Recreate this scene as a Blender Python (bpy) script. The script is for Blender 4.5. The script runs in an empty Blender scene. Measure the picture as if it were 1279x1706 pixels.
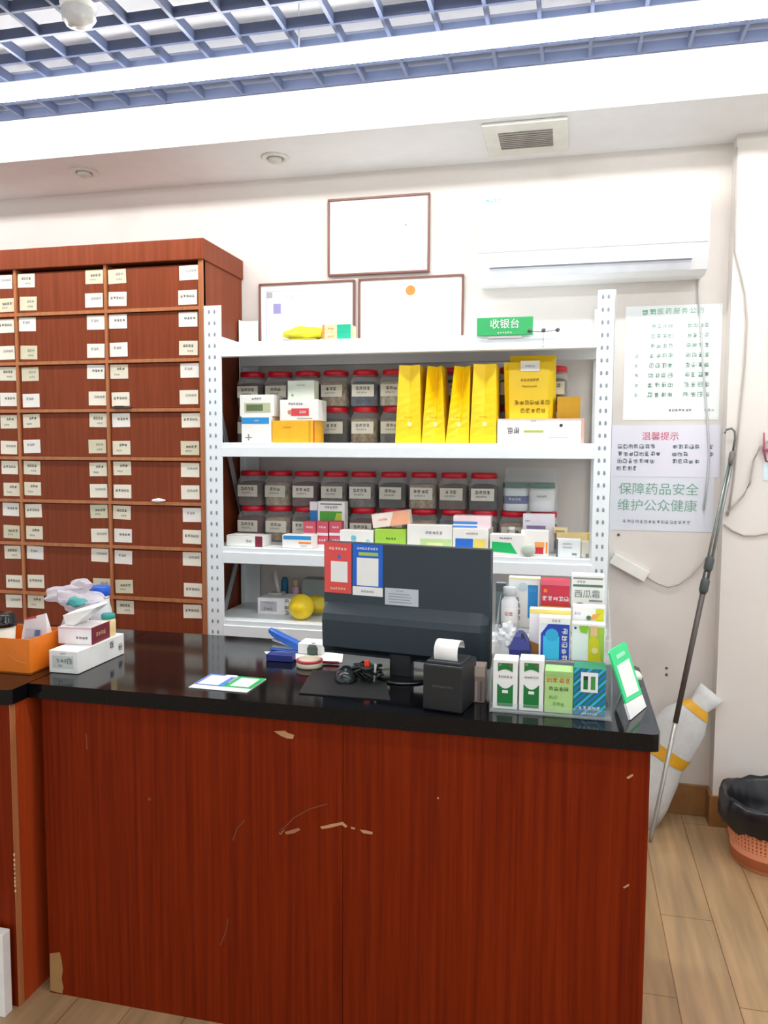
import bpy, bmesh, math, random
from mathutils import Vector, Matrix, noise

S = bpy.context.scene
COL = S.collection
rnd = random.Random(7)

# ------------------------------------------------------------------ camera
F = 1315.1
YAW, PITCH, ROLL, EYE = 0.23062, 0.0767803, 0.0048606, 1.5
_cy, _sy = math.cos(YAW), math.sin(YAW)
_f = Vector((-_sy*math.cos(PITCH), _cy*math.cos(PITCH), -math.sin(PITCH)))
_r = Vector((_cy, _sy, 0)); _u = _r.cross(_f)
_R = _r*math.cos(ROLL) + _u*math.sin(ROLL)
_U = -_r*math.sin(ROLL) + _u*math.cos(ROLL)
cam_data = bpy.data.cameras.new('camera')
cam_data.sensor_fit = 'HORIZONTAL'; cam_data.sensor_width = 36.0
cam_data.lens = F/1279.0*36.0
cam_data.clip_start = 0.05
cam = bpy.data.objects.new('camera', cam_data); COL.objects.link(cam)
cam.matrix_world = Matrix(((_R.x, _U.x, -_f.x, 0), (_R.y, _U.y, -_f.y, 0), (_R.z, _U.z, -_f.z, EYE), (0, 0, 0, 1)))
S.camera = cam

# ------------------------------------------------------------------ view, world, light levels
S.view_settings.view_transform = 'Standard'
S.view_settings.look = 'None'
S.view_settings.gamma = 1.0
S.view_settings.use_curve_mapping = False
S.view_settings.exposure = 0.42
w = bpy.data.worlds.new('world'); S.world = w; w.use_nodes = True
bg = w.node_tree.nodes['Background']
bg.inputs[0].default_value = (0.93, 0.97, 1.0, 1); bg.inputs[1].default_value = 0.72   # daylight from the open shop front
TUBE_NEAR = 30.0      # the ceiling tube in the picture
TUBE_FIRST = 24.0     # unseen row before the counter, placed and brightened to reach the lower shelves
TUBE_SHOP = 9      # unseen rows further into the shop, set as front fill
# ------------------------------------------------------------------ measuring
def ray(px, py): return _f + _R*((px-639.5)/F) - _U*((py-853.0)/F)
def at(px, py, Y):
    d = ray(px, py); return Vector((0, 0, EYE)) + d*(Y/d.y)
def atz(px, py, z):
    d = ray(px, py); return Vector((0, 0, EYE)) + d*((z-EYE)/d.z)

# ------------------------------------------------------------------ materials
def lin(c): return tuple((v/12.92 if v <= .04045 else ((v+.055)/1.055)**2.4) for v in c)
def hexc(h): return lin(tuple(int(h[i:i+2], 16)/255 for i in (0, 2, 4)))
_M = {}
def mat(h, rough=.5, metal=0., spec=.5, vary=.06, scale=14., coat=0.):
    k = (h, rough, metal, spec, vary, coat)
    if k in _M: return _M[k]
    m = bpy.data.materials.new('paint_'+h); m.use_nodes = True
    nt = m.node_tree; b = nt.nodes['Principled BSDF']
    b.inputs['Roughness'].default_value = rough; b.inputs['Metallic'].default_value = metal
    b.inputs['Specular IOR Level'].default_value = spec; b.inputs['Coat Weight'].default_value = coat
    c = hexc(h)
    tc = nt.nodes.new('ShaderNodeTexCoord'); n = nt.nodes.new('ShaderNodeTexNoise'); n.inputs['Scale'].default_value = scale
    r = nt.nodes.new('ShaderNodeValToRGB')
    r.color_ramp.elements[0].color = tuple(v*(1-vary) for v in c)+(1,); r.color_ramp.elements[0].position = .3
    r.color_ramp.elements[1].color = tuple(min(1, v*(1+vary)) for v in c)+(1,); r.color_ramp.elements[1].position = .7
    nt.links.new(tc.outputs['Object'], n.inputs['Vector']); nt.links.new(n.outputs['Fac'], r.inputs['Fac'])
    nt.links.new(r.outputs['Color'], b.inputs['Base Color'])
    _M[k] = m; return m
def wood(name, c0, c1, rough=.35, scale=(26, 26, .9), coat=.0, spec=.4):
    m = bpy.data.materials.new(name); m.use_nodes = True
    nt = m.node_tree; b = nt.nodes['Principled BSDF']
    tc = nt.nodes.new('ShaderNodeTexCoord'); mp = nt.nodes.new('ShaderNodeMapping'); mp.inputs['Scale'].default_value = scale
    n = nt.nodes.new('ShaderNodeTexNoise'); n.inputs['Scale'].default_value = 2.2; n.inputs['Detail'].default_value = 6; n.inputs['Roughness'].default_value = .65
    r = nt.nodes.new('ShaderNodeValToRGB')
    r.color_ramp.elements[0].color = hexc(c0)+(1,); r.color_ramp.elements[0].position = .32
    r.color_ramp.elements[1].color = hexc(c1)+(1,); r.color_ramp.elements[1].position = .68
    nt.links.new(tc.outputs['Object'], mp.inputs['Vector']); nt.links.new(mp.outputs['Vector'], n.inputs['Vector'])
    nt.links.new(n.outputs['Fac'], r.inputs['Fac']); nt.links.new(r.outputs['Color'], b.inputs['Base Color'])
    b.inputs['Roughness'].default_value = rough; b.inputs['Coat Weight'].default_value = coat; b.inputs['Specular IOR Level'].default_value = spec
    return m
def clear(name, tint, alpha, rough=.08):
    m = bpy.data.materials.new(name); m.use_nodes = True
    nt = m.node_tree; b = nt.nodes['Principled BSDF']; out = nt.nodes['Material Output']
    b.inputs['Base Color'].default_value = hexc(tint)+(1,); b.inputs['Roughness'].default_value = rough
    t = nt.nodes.new('ShaderNodeBsdfTransparent'); mx = nt.nodes.new('ShaderNodeMixShader')
    lw = nt.nodes.new('ShaderNodeLayerWeight'); lw.inputs['Blend'].default_value = .25
    mr = nt.nodes.new('ShaderNodeMapRange'); mr.inputs['To Min'].default_value = alpha; mr.inputs['To Max'].default_value = min(1, alpha+.5)
    nt.links.new(lw.outputs['Facing'], mr.inputs['Value']); nt.links.new(mr.outputs['Result'], mx.inputs['Fac'])
    nt.links.new(t.outputs[0], mx.inputs[1]); nt.links.new(b.outputs[0], mx.inputs[2]); nt.links.new(mx.outputs[0], out.inputs['Surface'])
    return m
def glow(name, c, s):
    m = bpy.data.materials.new(name); m.use_nodes = True
    nt = m.node_tree; b = nt.nodes['Principled BSDF']
    b.inputs['Base Color'].default_value = (.8, .8, .8, 1)
    b.inputs['Emission Color'].default_value = c+(1,); b.inputs['Emission Strength'].default_value = s
    return m
def wall_paint(name, c, dirt):
    m = mat(c, .75, vary=.02, scale=3.); m = m.copy(); m.name = name
    nt = m.node_tree; b = nt.nodes['Principled BSDF']; src = b.inputs['Base Color'].links[0].from_socket
    tc = nt.nodes.new('ShaderNodeTexCoord'); n = nt.nodes.new('ShaderNodeTexNoise'); n.inputs['Scale'].default_value = 2.6; n.inputs['Detail'].default_value = 5
    r = nt.nodes.new('ShaderNodeValToRGB'); r.color_ramp.elements[0].position = .56; r.color_ramp.elements[1].position = .8
    r.color_ramp.elements[0].color = (0, 0, 0, 1); r.color_ramp.elements[1].color = (.4, .4, .4, 1)
    mx = nt.nodes.new('ShaderNodeMix'); mx.data_type = 'RGBA'; mx.inputs[7].default_value = hexc(dirt)+(1,)
    nt.links.new(tc.outputs['Object'], n.inputs['Vector']); nt.links.new(n.outputs['Fac'], r.inputs['Fac'])
    nt.links.new(r.outputs['Color'], mx.inputs[0]); nt.links.new(src, mx.inputs[6]); nt.links.new(mx.outputs[2], b.inputs['Base Color'])
    return m

WHITE = mat('f2f2ee', .45); PAPER = mat('f4f4f0', .7, vary=.02); INK = mat('3c3c3e', .7); GREYINK = mat('8a8c90', .7)
STEEL = mat('eef5f7', .38, vary=.02); HOLE = mat('8d98a2', .8)
BLACK = mat('14171a', .45); BLACKGLOSS = mat('101214', .18)
RED = mat('c8283a', .4); BLUE = mat('1565c0', .4); GREEN = mat('1c8a45', .45); YELLOW = mat('f5c400', .45)
W_CAB = wood('cabinet_wood', '763519', '8a4124', .5, spec=.2)
W_EDGE = wood('cabinet_edge_wood', 'a8653c', 'bb7a4d', .45)
W_CTR = wood('counter_wood', '661a03', '842a07', .5, (40, 40, .8), spec=.1)
W_CTR_LIT = wood('counter_wood_lit', 'a23a16', 'b4471c', .5, (30, 30, .8), spec=.2)  # counter wood lightened: light on the side face put into the colour
CHIP = mat('c39068', .8); CHIPDARK = mat('7c3c22', .8)

# ------------------------------------------------------------------ mesh builder
TOP = {}
_text_cache = {}
def text_mesh(s, bold):
    if (s, bold) in _text_cache: return _text_cache[(s, bold)]
    cu = bpy.data.curves.new('t', 'FONT'); cu.body = s; cu.size = 1; cu.align_x = 'CENTER'; cu.align_y = 'CENTER'
    cu.resolution_u = 2; cu.offset = bold
    o = bpy.data.objects.new('t', cu); COL.objects.link(o)
    dg = bpy.context.evaluated_depsgraph_get(); dg.update()
    me = o.evaluated_get(dg).to_mesh()
    d = ([v.co.copy() for v in me.vertices], [tuple(p.vertices) for p in me.polygons])
    o.evaluated_get(dg).to_mesh_clear()
    bpy.data.objects.remove(o); bpy.data.curves.remove(cu)
    _text_cache[(s, bold)] = d; return d

X, Y_, Z = Vector((1, 0, 0)), Vector((0, 1, 0)), Vector((0, 0, 1))
class MB:
    def __init__(s): s.bm = bmesh.new(); s.mats = []; s.flat = []
    def mi(s, m):
        if m not in s.mats: s.mats.append(m)
        return s.mats.index(m)
    def face(s, pts, m, smooth=False):
        try: f = s.bm.faces.new([s.bm.verts.new(p) for p in pts])
        except ValueError: return None
        f.material_index = s.mi(m); f.smooth = smooth; return f
    def decal(s, pts, m):                       # printed patch, keeps its winding
        s.flat.append(([Vector(p) for p in pts], s.mi(m)))
    def box(s, x0, x1, y0, y1, z0, z1, m, bev=0., seg=2, top=None):
        x0, x1 = min(x0, x1), max(x0, x1); y0, y1 = min(y0, y1), max(y0, y1); z0, z1 = min(z0, z1), max(z0, z1)
        t = top or (1, 1); cx, cy = (x0+x1)/2, (y0+y1)/2
        v = []
        for z, k in ((z0, (1, 1)), (z1, t)):
            for x, y in ((x0, y0), (x1, y0), (x1, y1), (x0, y1)):
                v.append(s.bm.verts.new((cx+(x-cx)*k[0], cy+(y-cy)*k[1], z)))
        fs = [s.bm.faces.new([v[i] for i in q]) for q in ((3, 2, 1, 0), (4, 5, 6, 7), (0, 1, 5, 4), (1, 2, 6, 5), (2, 3, 7, 6), (3, 0, 4, 7))]
        for f in fs: f.material_index = s.mi(m)
        if bev: bmesh.ops.bevel(s.bm, geom=list({e for f in fs for e in f.edges}), offset=bev, segments=seg, affect='EDGES', profile=.5)
        return s
    def prism(s, pts, d0, d1, axis, m):         # polygon (a,b) extruded along an axis
        def P(a, b, d): return {'x': (d, a, b), 'y': (a, d, b), 'z': (a, b, d)}[axis]
        A = [s.bm.verts.new(P(a, b, d0)) for a, b in pts]; B = [s.bm.verts.new(P(a, b, d1)) for a, b in pts]
        n = len(pts); fs = [s.bm.faces.new(A), s.bm.faces.new(B[::-1])]
        for i in range(n): fs.append(s.bm.faces.new((A[i], B[i], B[(i+1) % n], A[(i+1) % n])))
        for f in fs: f.material_index = s.mi(m)
        return s
    def loft(s, rings, m, caps=(True, True), smooth=True, closed=True):
        R = [[s.bm.verts.new(p) for p in r] for r in rings]; n = len(R[0]); k = s.mi(m)
        for a, b in zip(R, R[1:]):
            for i in range(n if closed else n-1):
                f = s.bm.faces.new((a[i], a[(i+1) % n], b[(i+1) % n], b[i])); f.material_index = k; f.smooth = smooth
        for c, r in zip(caps, (R[0], R[-1])):
            if c:
                f = s.bm.faces.new(r); f.material_index = k
        return s
    def lathe(s, prof, m, c=(0, 0), n=24, sq=0., smooth=True, caps=(True, True)):
        def ring(r, z):
            out = []
            for i in range(n):
                a = 2*math.pi*(i+.5)/n; ca, sa = math.cos(a), math.sin(a)
                k = 1.0
                if sq: p = 2+sq; k = 1/((abs(ca)**p+abs(sa)**p)**(1/p))
                out.append((c[0]+r*k*ca, c[1]+r*k*sa, z))
            return out
        return s.loft([ring(r, z) for r, z in prof], m, caps, smooth)
    def tube(s, pts, r, m, n=8):
        pts = [Vector(p) for p in pts]; rings = []
        for i, p in enumerate(pts):
            t = (pts[min(i+1, len(pts)-1)]-pts[max(i-1, 0)]).normalized()
            a = t.cross(Z if abs(t.z) < .9 else X).normalized(); b = t.cross(a)
            rr = r[i] if isinstance(r, (list, tuple)) else r
            rings.append([p+a*(rr*math.cos(2*math.pi*k/n))+b*(rr*math.sin(2*math.pi*k/n)) for k in range(n)])
        return s.loft(rings, m)
    def blob(s, c, rad, m, amp=.2, freq=9., sub=3, seed=0., smooth=True):
        g = bmesh.ops.create_icosphere(s.bm, subdivisions=sub, radius=1); k = s.mi(m)
        for v in g['verts']:
            d = v.co.copy(); q = 1+amp*noise.noise(d*freq/4+Vector((seed, seed*2, 3)))*2+amp*.6*noise.noise(d*freq/1.6+Vector((seed, 1, seed)))
            v.co = Vector(c)+Vector((d.x*rad[0]*q, d.y*rad[1]*q, d.z*rad[2]*q))
        for f in {f for v in g['verts'] for f in v.link_faces}: f.material_index = k; f.smooth = smooth
        return s
    def text(s, t, o, ux, uz, h, m, bold=.0):
        vs, fs = text_mesh(t, bold); o, ux, uz = Vector(o), Vector(ux), Vector(uz)
        P = [o+ux*(v.x*h)+uz*(v.y*h) for v in vs]; k = s.mi(m)
        for f in fs: s.flat.append(([P[i] for i in f], k))
        return s
    def scribble(s, n, o, ux, uz, h, m, gap=1.15, wt=.13):   # n small unreadable block characters in a row centred on o
        o, ux, uz = Vector(o), Vector(ux), Vector(uz)
        for i in range(n):
            c = o+ux*((i-(n-1)/2)*h*gap)
            def st(u0, v0, u1, v1): s.decal([c+ux*(u*h)+uz*(v*h) for u, v in ((u0, v0), (u1, v0), (u1, v1), (u0, v1))], m)
            for v in rnd.sample((-.45, -.28, -.1, .08, .25, .4), 4):
                st(rnd.uniform(-.48, -.25), v, rnd.uniform(.2, .48), v+wt*.75)
            for u in rnd.sample((-.45, -.2, -.05, .15, .36), 3):
                st(u, rnd.uniform(-.48, -.3), u+wt*.8, rnd.uniform(.2, .48))
        return s
    def build(s, name, parent=None, loc=None, rz=0.):
        bmesh.ops.recalc_face_normals(s.bm, faces=s.bm.faces[:])
        for pts, k in s.flat:
            f = s.bm.faces.new([s.bm.verts.new(p) for p in pts]); f.material_index = k
        me = bpy.data.meshes.new(name); s.bm.to_mesh(me); s.bm.free()
        for m in s.mats: me.materials.append(m)
        o = bpy.data.objects.new(name, me); COL.objects.link(o)
        if parent: o.parent = parent
        if loc is not None: o.location = loc; o.rotation_euler = (0, 0, rz)
        return o

def tag(o, label, cat, group=None):
    o['label'] = label; o['category'] = cat
    if group: o['group'] = group
    return o
def thing(name, label, cat, loc=(0, 0, 0), rz=0., group=None):
    o = bpy.data.objects.new(name, None); COL.objects.link(o); o.empty_display_size = .05
    o.location = loc; o.rotation_euler = (0, 0, rz); return tag(o, label, cat, group)
def struct(o): o['kind'] = 'structure'; return o
def kids(o): return [c for c in o.children]
def dup(root, loc, label, group=None):
    r = root.copy(); COL.objects.link(r); r.location = loc; r['label'] = label
    if group: r['group'] = group
    for ch in kids(root):
        c = ch.copy(); COL.objects.link(c); c.parent = r
        for g in kids(ch):
            d = g.copy(); COL.objects.link(d); d.parent = c
    return r

# prints on the front (-Y), right (+X), left (-X) or top face of a box of size w, d, h centred on x, y and standing on z=0
def put(mb, w, d, h, prints):
    e = .0007
    def frame(fc):
        if fc == 'f': return Vector((-w/2, -d/2-e, 0)), X*w, Z*h, w, h
        if fc == 'r': return Vector((w/2+e, -d/2, 0)), Y_*d, Z*h, d, h
        if fc == 'l': return Vector((-w/2-e, d/2, 0)), -Y_*d, Z*h, d, h
        return Vector((-w/2, -d/2, h+e)), X*w, Y_*d, w, d
    for lv, p in enumerate(prints):
        fc, k = p[0], p[1]; o, U, V, lu, lv_ = frame(fc)
        n = U.cross(V).normalized()*(.00025*lv); o = o+n; un, vn = U.normalized(), V.normalized()
        if k == 'q':                                     # patch
            u0, v0, u1, v1, m = p[2:]; mb.decal([o+U*a+V*b for a, b in ((u0, v0), (u1, v0), (u1, v1), (u0, v1))], m)
        elif k == 'p':                                   # polygon
            mb.decal([o+U*a+V*b for a, b in p[2]], p[3])
        elif k == 'c':                                   # disc
            u, v, r, m = p[2:]; mb.decal([o+U*u+V*v+un*(r*math.cos(i*.3491))+vn*(r*math.sin(i*.3491)) for i in range(18)], m)
        elif k == 's':                                   # unreadable writing: n, u, v, height in metres
            n_, u, v, hh, m = p[2:]; mb.scribble(n_, o+U*u+V*v, un, vn, hh, m)
        elif k == 'v':                                   # the same downwards
            n_, u, v, hh, m = p[2:]
            for i in range(n_): mb.scribble(1, o+U*u+V*v-vn*((i-(n_-1)/2)*hh*1.2), un, vn, hh, m)
        elif k == 't':
            s_, u, v, hh, m = p[2:]; mb.text(s_, o+U*u+V*v, un, vn, hh, m)

def carton(name, label, px0, px1, top, Y, zb, depth, m, prints=(), rz=0., cat='box', group=None, h=None, bev=.0012, lift=.0006):
    """box whose front face stands at distance Y on height zb"""
    a, b = at(px0, top, Y), at(px1, top, Y)
    H = h or (at((px0+px1)/2, top, Y).z-zb)
    ym = at((px0+px1)/2, top, Y)
    wdt = b.x-a.x
    mb = MB(); mb.box(-wdt/2, wdt/2, -depth/2, depth/2, 0, H, m, bev, 1)
    put(mb, wdt, depth, H, prints)
    o = mb.build(name, None, ((a.x+b.x)/2, Y+depth/2, zb+lift), rz)
    tag(o, label, cat, group); TOP[o.name] = zb+lift+H
    return o
# ------------------------------------------------------------------ the room
WY, PY, PXL = 3.39, 3.305, 0.588            # back wall, pillar face, pillar left edge
SOF_Y, SOF_Z, GRID_Z = 2.957, 2.70, 2.868   # soffit edge, soffit height, underside of the grid
WALL = wall_paint('wall_paint', 'e0dad3', 'aca69f')
CEIL = mat('e6e6e6', .8, vary=.015)
def floor_material():
    m = bpy.data.materials.new('floor_planks'); m.use_nodes = True
    nt = m.node_tree; b = nt.nodes['Principled BSDF']
    tc = nt.nodes.new('ShaderNodeTexCoord'); mp = nt.nodes.new('ShaderNodeMapping'); mp.inputs['Rotation'].default_value = (0, 0, math.pi/2)
    br = nt.nodes.new('ShaderNodeTexBrick'); br.offset = .37
    br.inputs['Color1'].default_value = hexc('b0936e')+(1,); br.inputs['Color2'].default_value = hexc('a38661')+(1,); br.inputs['Mortar'].default_value = hexc('7d5a38')+(1,)
    br.inputs['Scale'].default_value = 1; br.inputs['Brick Width'].default_value = 1.1; br.inputs['Row Height'].default_value = .16; br.inputs['Mortar Size'].default_value = .0018
    mp2 = nt.nodes.new('ShaderNodeMapping'); mp2.inputs['Scale'].default_value = (18, 1.3, 1)
    n = nt.nodes.new('ShaderNodeTexNoise'); n.inputs['Scale'].default_value = 1.6; n.inputs['Detail'].default_value = 6
    r = nt.nodes.new('ShaderNodeValToRGB'); r.color_ramp.elements[0].color = (.62, .62, .62, 1); r.color_ramp.elements[1].color = (1.15, 1.1, 1.05, 1)
    r.color_ramp.elements[0].position = .3; r.color_ramp.elements[1].position = .7
    mx = nt.nodes.new('ShaderNodeMix'); mx.data_type = 'RGBA'; mx.blend_type = 'MULTIPLY'; mx.inputs[0].default_value = .8
    L = nt.links.new
    L(tc.outputs['Object'], mp.inputs[0]); L(mp.outputs[0], br.inputs[0]); L(tc.outputs['Object'], mp2.inputs[0]); L(mp2.outputs[0], n.inputs[0])
    L(n.outputs[0], r.inputs[0]); L(br.outputs[0], mx.inputs[6]); L(r.outputs[0], mx.inputs[7]); L(mx.outputs[2], b.inputs['Base Color'])
    b.inputs['Roughness'].default_value = .38; return m
m = MB(); m.box(-4.2, 2.4, -2.5, 3.6, -.06, 0, floor_material()); struct(m.build('floor'))
m = MB(); m.box(-4.2, 2.4, WY, WY+.15, 0, 3.1, WALL)
m.lathe([(.005, 0), (.005, .002)], HOLE)   # screw holes are set below
m.bm.free(); m = MB(); m.box(-4.2, 2.4, WY, WY+.15, 0, 3.1, WALL); struct(m.build('wall_back'))
m = MB(); m.box(PXL, 2.4, PY, WY, 0, 3.0, WALL); struct(m.build('wall_right'))
TILE = wood('skirting_tile', '80582f', '9a6f42', .35, (3, 3, 3))
m = MB(); m.box(-4.2, PXL, WY-.012, WY, 0, .13, TILE, .002, 1); struct(m.build('baseboard_back'))
m = MB(); m.box(PXL-.012, PXL, PY, WY-.012, 0, .125, TILE); m.box(PXL-.012, 2.4, PY-.012, PY, 0, .125, TILE); struct(m.build('baseboard_right'))
m = MB(); m.box(-4.2, 2.4, -2.5, 3.55, 3.06, 3.14, mat('f6f8fa', .8, vary=.01)); struct(m.build('ceiling'))
m = MB(); m.box(-4.2, 2.4, SOF_Y, WY, SOF_Z, GRID_Z-.002, CEIL); struct(m.build('trim_1'))
m = MB(); m.box(-4.2, 2.4, SOF_Y+.004, WY, GRID_Z-.002, 3.06, mat('8d93a6', .7)); struct(m.build('trim_2'))  # soffit face above the grid, its shade painted in as grey-blue

# open-cell grid ceiling: blades 0.162 m apart
BLADE = mat('525d7a', .5, vary=.03)
g = MB()
xs = [-2.234+.1622*i for i in range(-11, 28)]; ys = [2.829-.143*i for i in range(0, 27)]
for x in xs: g.box(x-.006, x+.006, ys[-1], SOF_Y-.002, GRID_Z, GRID_Z+.034, BLADE)
for y in ys: g.box(xs[0], xs[-1], y-.006, y+.006, GRID_Z+.001, GRID_Z+.035, BLADE)
g.box(xs[0], xs[-1], SOF_Y-.012, SOF_Y-.001, GRID_Z-.001, GRID_Z+.034, BLADE)
o = g.build('ceiling_grid'); tag(o, 'open-cell ceiling grid of thin blue-grey blades over the shop', 'ceiling grid')

TUBE_N = glow('tube_light_near', (1., .985, .97), TUBE_NEAR); TUBE_S = glow('tube_light_shop', (1., .98, .96), TUBE_SHOP)
def tube_light(y, z, lit, label, cx=-.9, hl=2.7):
    t = thing('tube_light', label, 'light', (cx, y, z))
    b = MB(); b.box(-hl, hl, -.026, .026, .02, .04, WHITE, .004); b.build('housing', t)
    d = MB(); d.box(-hl+.01, hl-.01, -.034, .034, -.006, .02, lit, .008); d.build('diffuser', t)
    for sx in (-2.2, 0, 2.2):
        r = MB(); r.tube([(sx, 0, .036), (sx, 0, 3.06-z)], .003, STEEL, 6); r.build('hanger', t)
    return t
tube_light(2.575, 2.775, TUBE_N, 'long white glowing tube light hanging under the ceiling grid, along the soffit')
TUBE_1 = glow('tube_light_first', (1., .98, .96), TUBE_FIRST)
for y in (1.3, -.4, -1.9):
    tube_light(y, 2.775, TUBE_1 if y > 1 else TUBE_S, 'long unseen fill tube light further into the shop, %s row from the counter' % {1.3: 'first', -.4: 'second', -1.9: 'third'}[y], .9, 2.3)

# soffit fittings
t = thing('ceiling_vent', 'square cream exhaust vent with grey grille set in the soffit', 'vent', (-.19, 3.152, SOF_Z))
CREAM = mat('dcdcd2', .5)
b = MB(); b.box(-.155, .155, -.155, .155, -.012, 0, CREAM, .004); b.build('frame', t)
b = MB(); b.box(-.1, .1, -.08, .08, -.0125, -.0115, mat('77746e', .8))
for i in range(9): b.box(-.1, .1, -.08+.018*i, -.08+.018*i+.009, -.017, -.012, mat('a09c94', .6))
b.build('grille', t)
for px, py, lb in ((140, 286, 'round unlit downlight in the soffit above the drawer cabinet'), (458, 262, 'round unlit downlight in the soffit above the framed certificates')):
    p = atz(px, py, SOF_Z); t = thing('downlight', lb, 'downlight', (p.x, p.y, SOF_Z))
    b = MB(); b.lathe([(.058, 0), (.058, -.004), (.05, -.009), (.036, -.007), (.034, -.001)], mat('d9d7d0', .35), n=28, caps=(True, False)); b.build('ring', t)
    b = MB(); b.lathe([(.033, -.002), (.022, -.022), (.008, -.027)], mat('c9c6be', .3), n=20, caps=(True, True)); b.build('bulb', t)
p = atz(130, 8, GRID_Z)
t = thing('ceiling_dome', 'lumpy white ceiling fixture poking below the grid at the top edge', 'ceiling fixture', (p.x, p.y, GRID_Z))
b = MB(); b.lathe([(.05, .02), (.055, 0), (.05, -.015)], WHITE, n=20); b.tube([(0, 0, 0), (0, 0, .19)], .012, WHITE); b.build('base', t)
b = MB(); b.blob((0, 0, -.03), (.05, .05, .04), mat('d8d8d4', .25), .16, 12, 3, 2.); b.build('cover', t)

# ------------------------------------------------------------------ medicine drawer cabinet
CY, CXR = 3.0, -1.46
cabz = at(338, 397, CY).z
t = thing('drawer_cabinet', 'tall red-brown medicine drawer cabinet with paper labels on every drawer', 'drawer cabinet', (0, 0, 0))
cx = [at(px, 600, CY).x for px in (28.5, 178)]
colw = cx[1]-cx[0]
cb = [cx[0]-colw, cx[0], cx[1], at(332.5, 600, CY).x]
rows = [at(255, py, CY).z for py in (437, 514, 599, 681.5, 763, 837, 911.5, 997)]; rows.append(rows[-1]-(rows[-2]-rows[-1]))
XL = cb[0]-.035; ztop = rows[0]
b = MB()
b.box(XL, CXR, WY-.02, WY-.004, 0, ztop, W_CAB)                       # back
b.box(CXR-.02, CXR, CY+.004, WY-.02, 0, ztop, W_CAB); b.box(XL, XL+.02, CY+.004, WY-.02, 0, ztop, W_CAB)
b.box(XL, CXR, CY+.004, WY-.02, rows[-1]-.02, rows[-1], W_CAB); b.box(XL+.02, CXR-.02, CY+.03, CY+.05, 0, rows[-1]-.02, W_CAB)
b.build('carcass', t)
b = MB()
for x in cb[1:3]: b.box(x-.006, x+.006, CY-.002, CY+.05, rows[-1], ztop, W_EDGE)
b.box(cb[3], CXR, CY-.003, CY+.02, 0, ztop, W_EDGE); b.box(XL, cb[0], CY-.003, CY+.02, 0, ztop, W_EDGE)
for z in rows[1:]: b.box(cb[0], cb[3], CY-.003, CY+.05, z-.011, z+.003, W_EDGE)
b.build('face_frame', t)
b = MB(); b.box(XL-.01, CXR+.008, CY-.012, WY-.003, ztop, cabz, W_CAB, .003); b.build('cornice', t)
LABC = [mat(c, .7, vary=.05) for c in ('f0ead8', 'e6dfc8', 'efece2', 'd8d2b4')]
lab_mesh = []
for i in range(8):
    b = MB(); b.box(-.0415, .0415, -.0012, 0, -.029, .029, LABC[i % 4])
    b.scribble(rnd.randint(3, 5), (rnd.uniform(-.006, .012), -.0022, rnd.uniform(.004, .012)), X, Z, .011, INK if i % 3 else GREYINK)
    if i % 2: b.scribble(3, (rnd.uniform(-.012, .012), -.0022, -.012), X, Z, .008, GREYINK)
    bm_o = b.build('paper_label'); lab_mesh.append(bm_o.data); bpy.data.objects.remove(bm_o)
for r in range(8):
    for c in range(3):
        x0, x1, z0, z1 = cb[c]+.009, cb[c+1]-.009, rows[r+1]+.004, rows[r]-.014
        if c == 2: x1 += .006
        if c == 0: x0 -= .006
        d = MB(); d.box(x0, x1, CY+.006, CY+.024, z0, z1, W_CAB, .0012, 1); d.box(x0+.015, x1-.015, CY+.022, CY+.33, z0+.01, z1-.03, W_CAB)
        dr = d.build('drawer', t)
        for lx in (x0+.047, x1-.046):
            for lz in (z1-.033, z0+.04):
                o = bpy.data.objects.new('paper_label', rnd.choice(lab_mesh)); COL.objects.link(o); o.parent = dr
                o.location = (lx+rnd.uniform(-.004, .004), CY+.0062, lz+rnd.uniform(-.004, .004)); o.rotation_euler = (0, rnd.uniform(-.03, .03), 0)
def on_rail(px, py, r): p = at(px, py, CY); return Vector((p.x, CY-.004, rows[r]+.003))
p = on_rail(265, 838, 5); b = MB(); b.blob((0, 0, .006), (.03, .012, .008), PAPER, .2, 10, 2, 4.); tag(b.build('paper_wad', None, p), 'white paper wad wedged on the drawer rail of the cabinet', 'paper')
p = on_rail(208, 679, 3); b = MB(); b.box(-.05, .035, -.008, .004, 0, .007, mat('3a3634', .4), .002); b.box(-.045, .0, -.009, .003, .007, .011, mat('b8b4b0', .3), .002); tag(b.build('metal_clip', None, p), 'dark metal clip lying on the rail between two cabinet drawers', 'clip')

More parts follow.
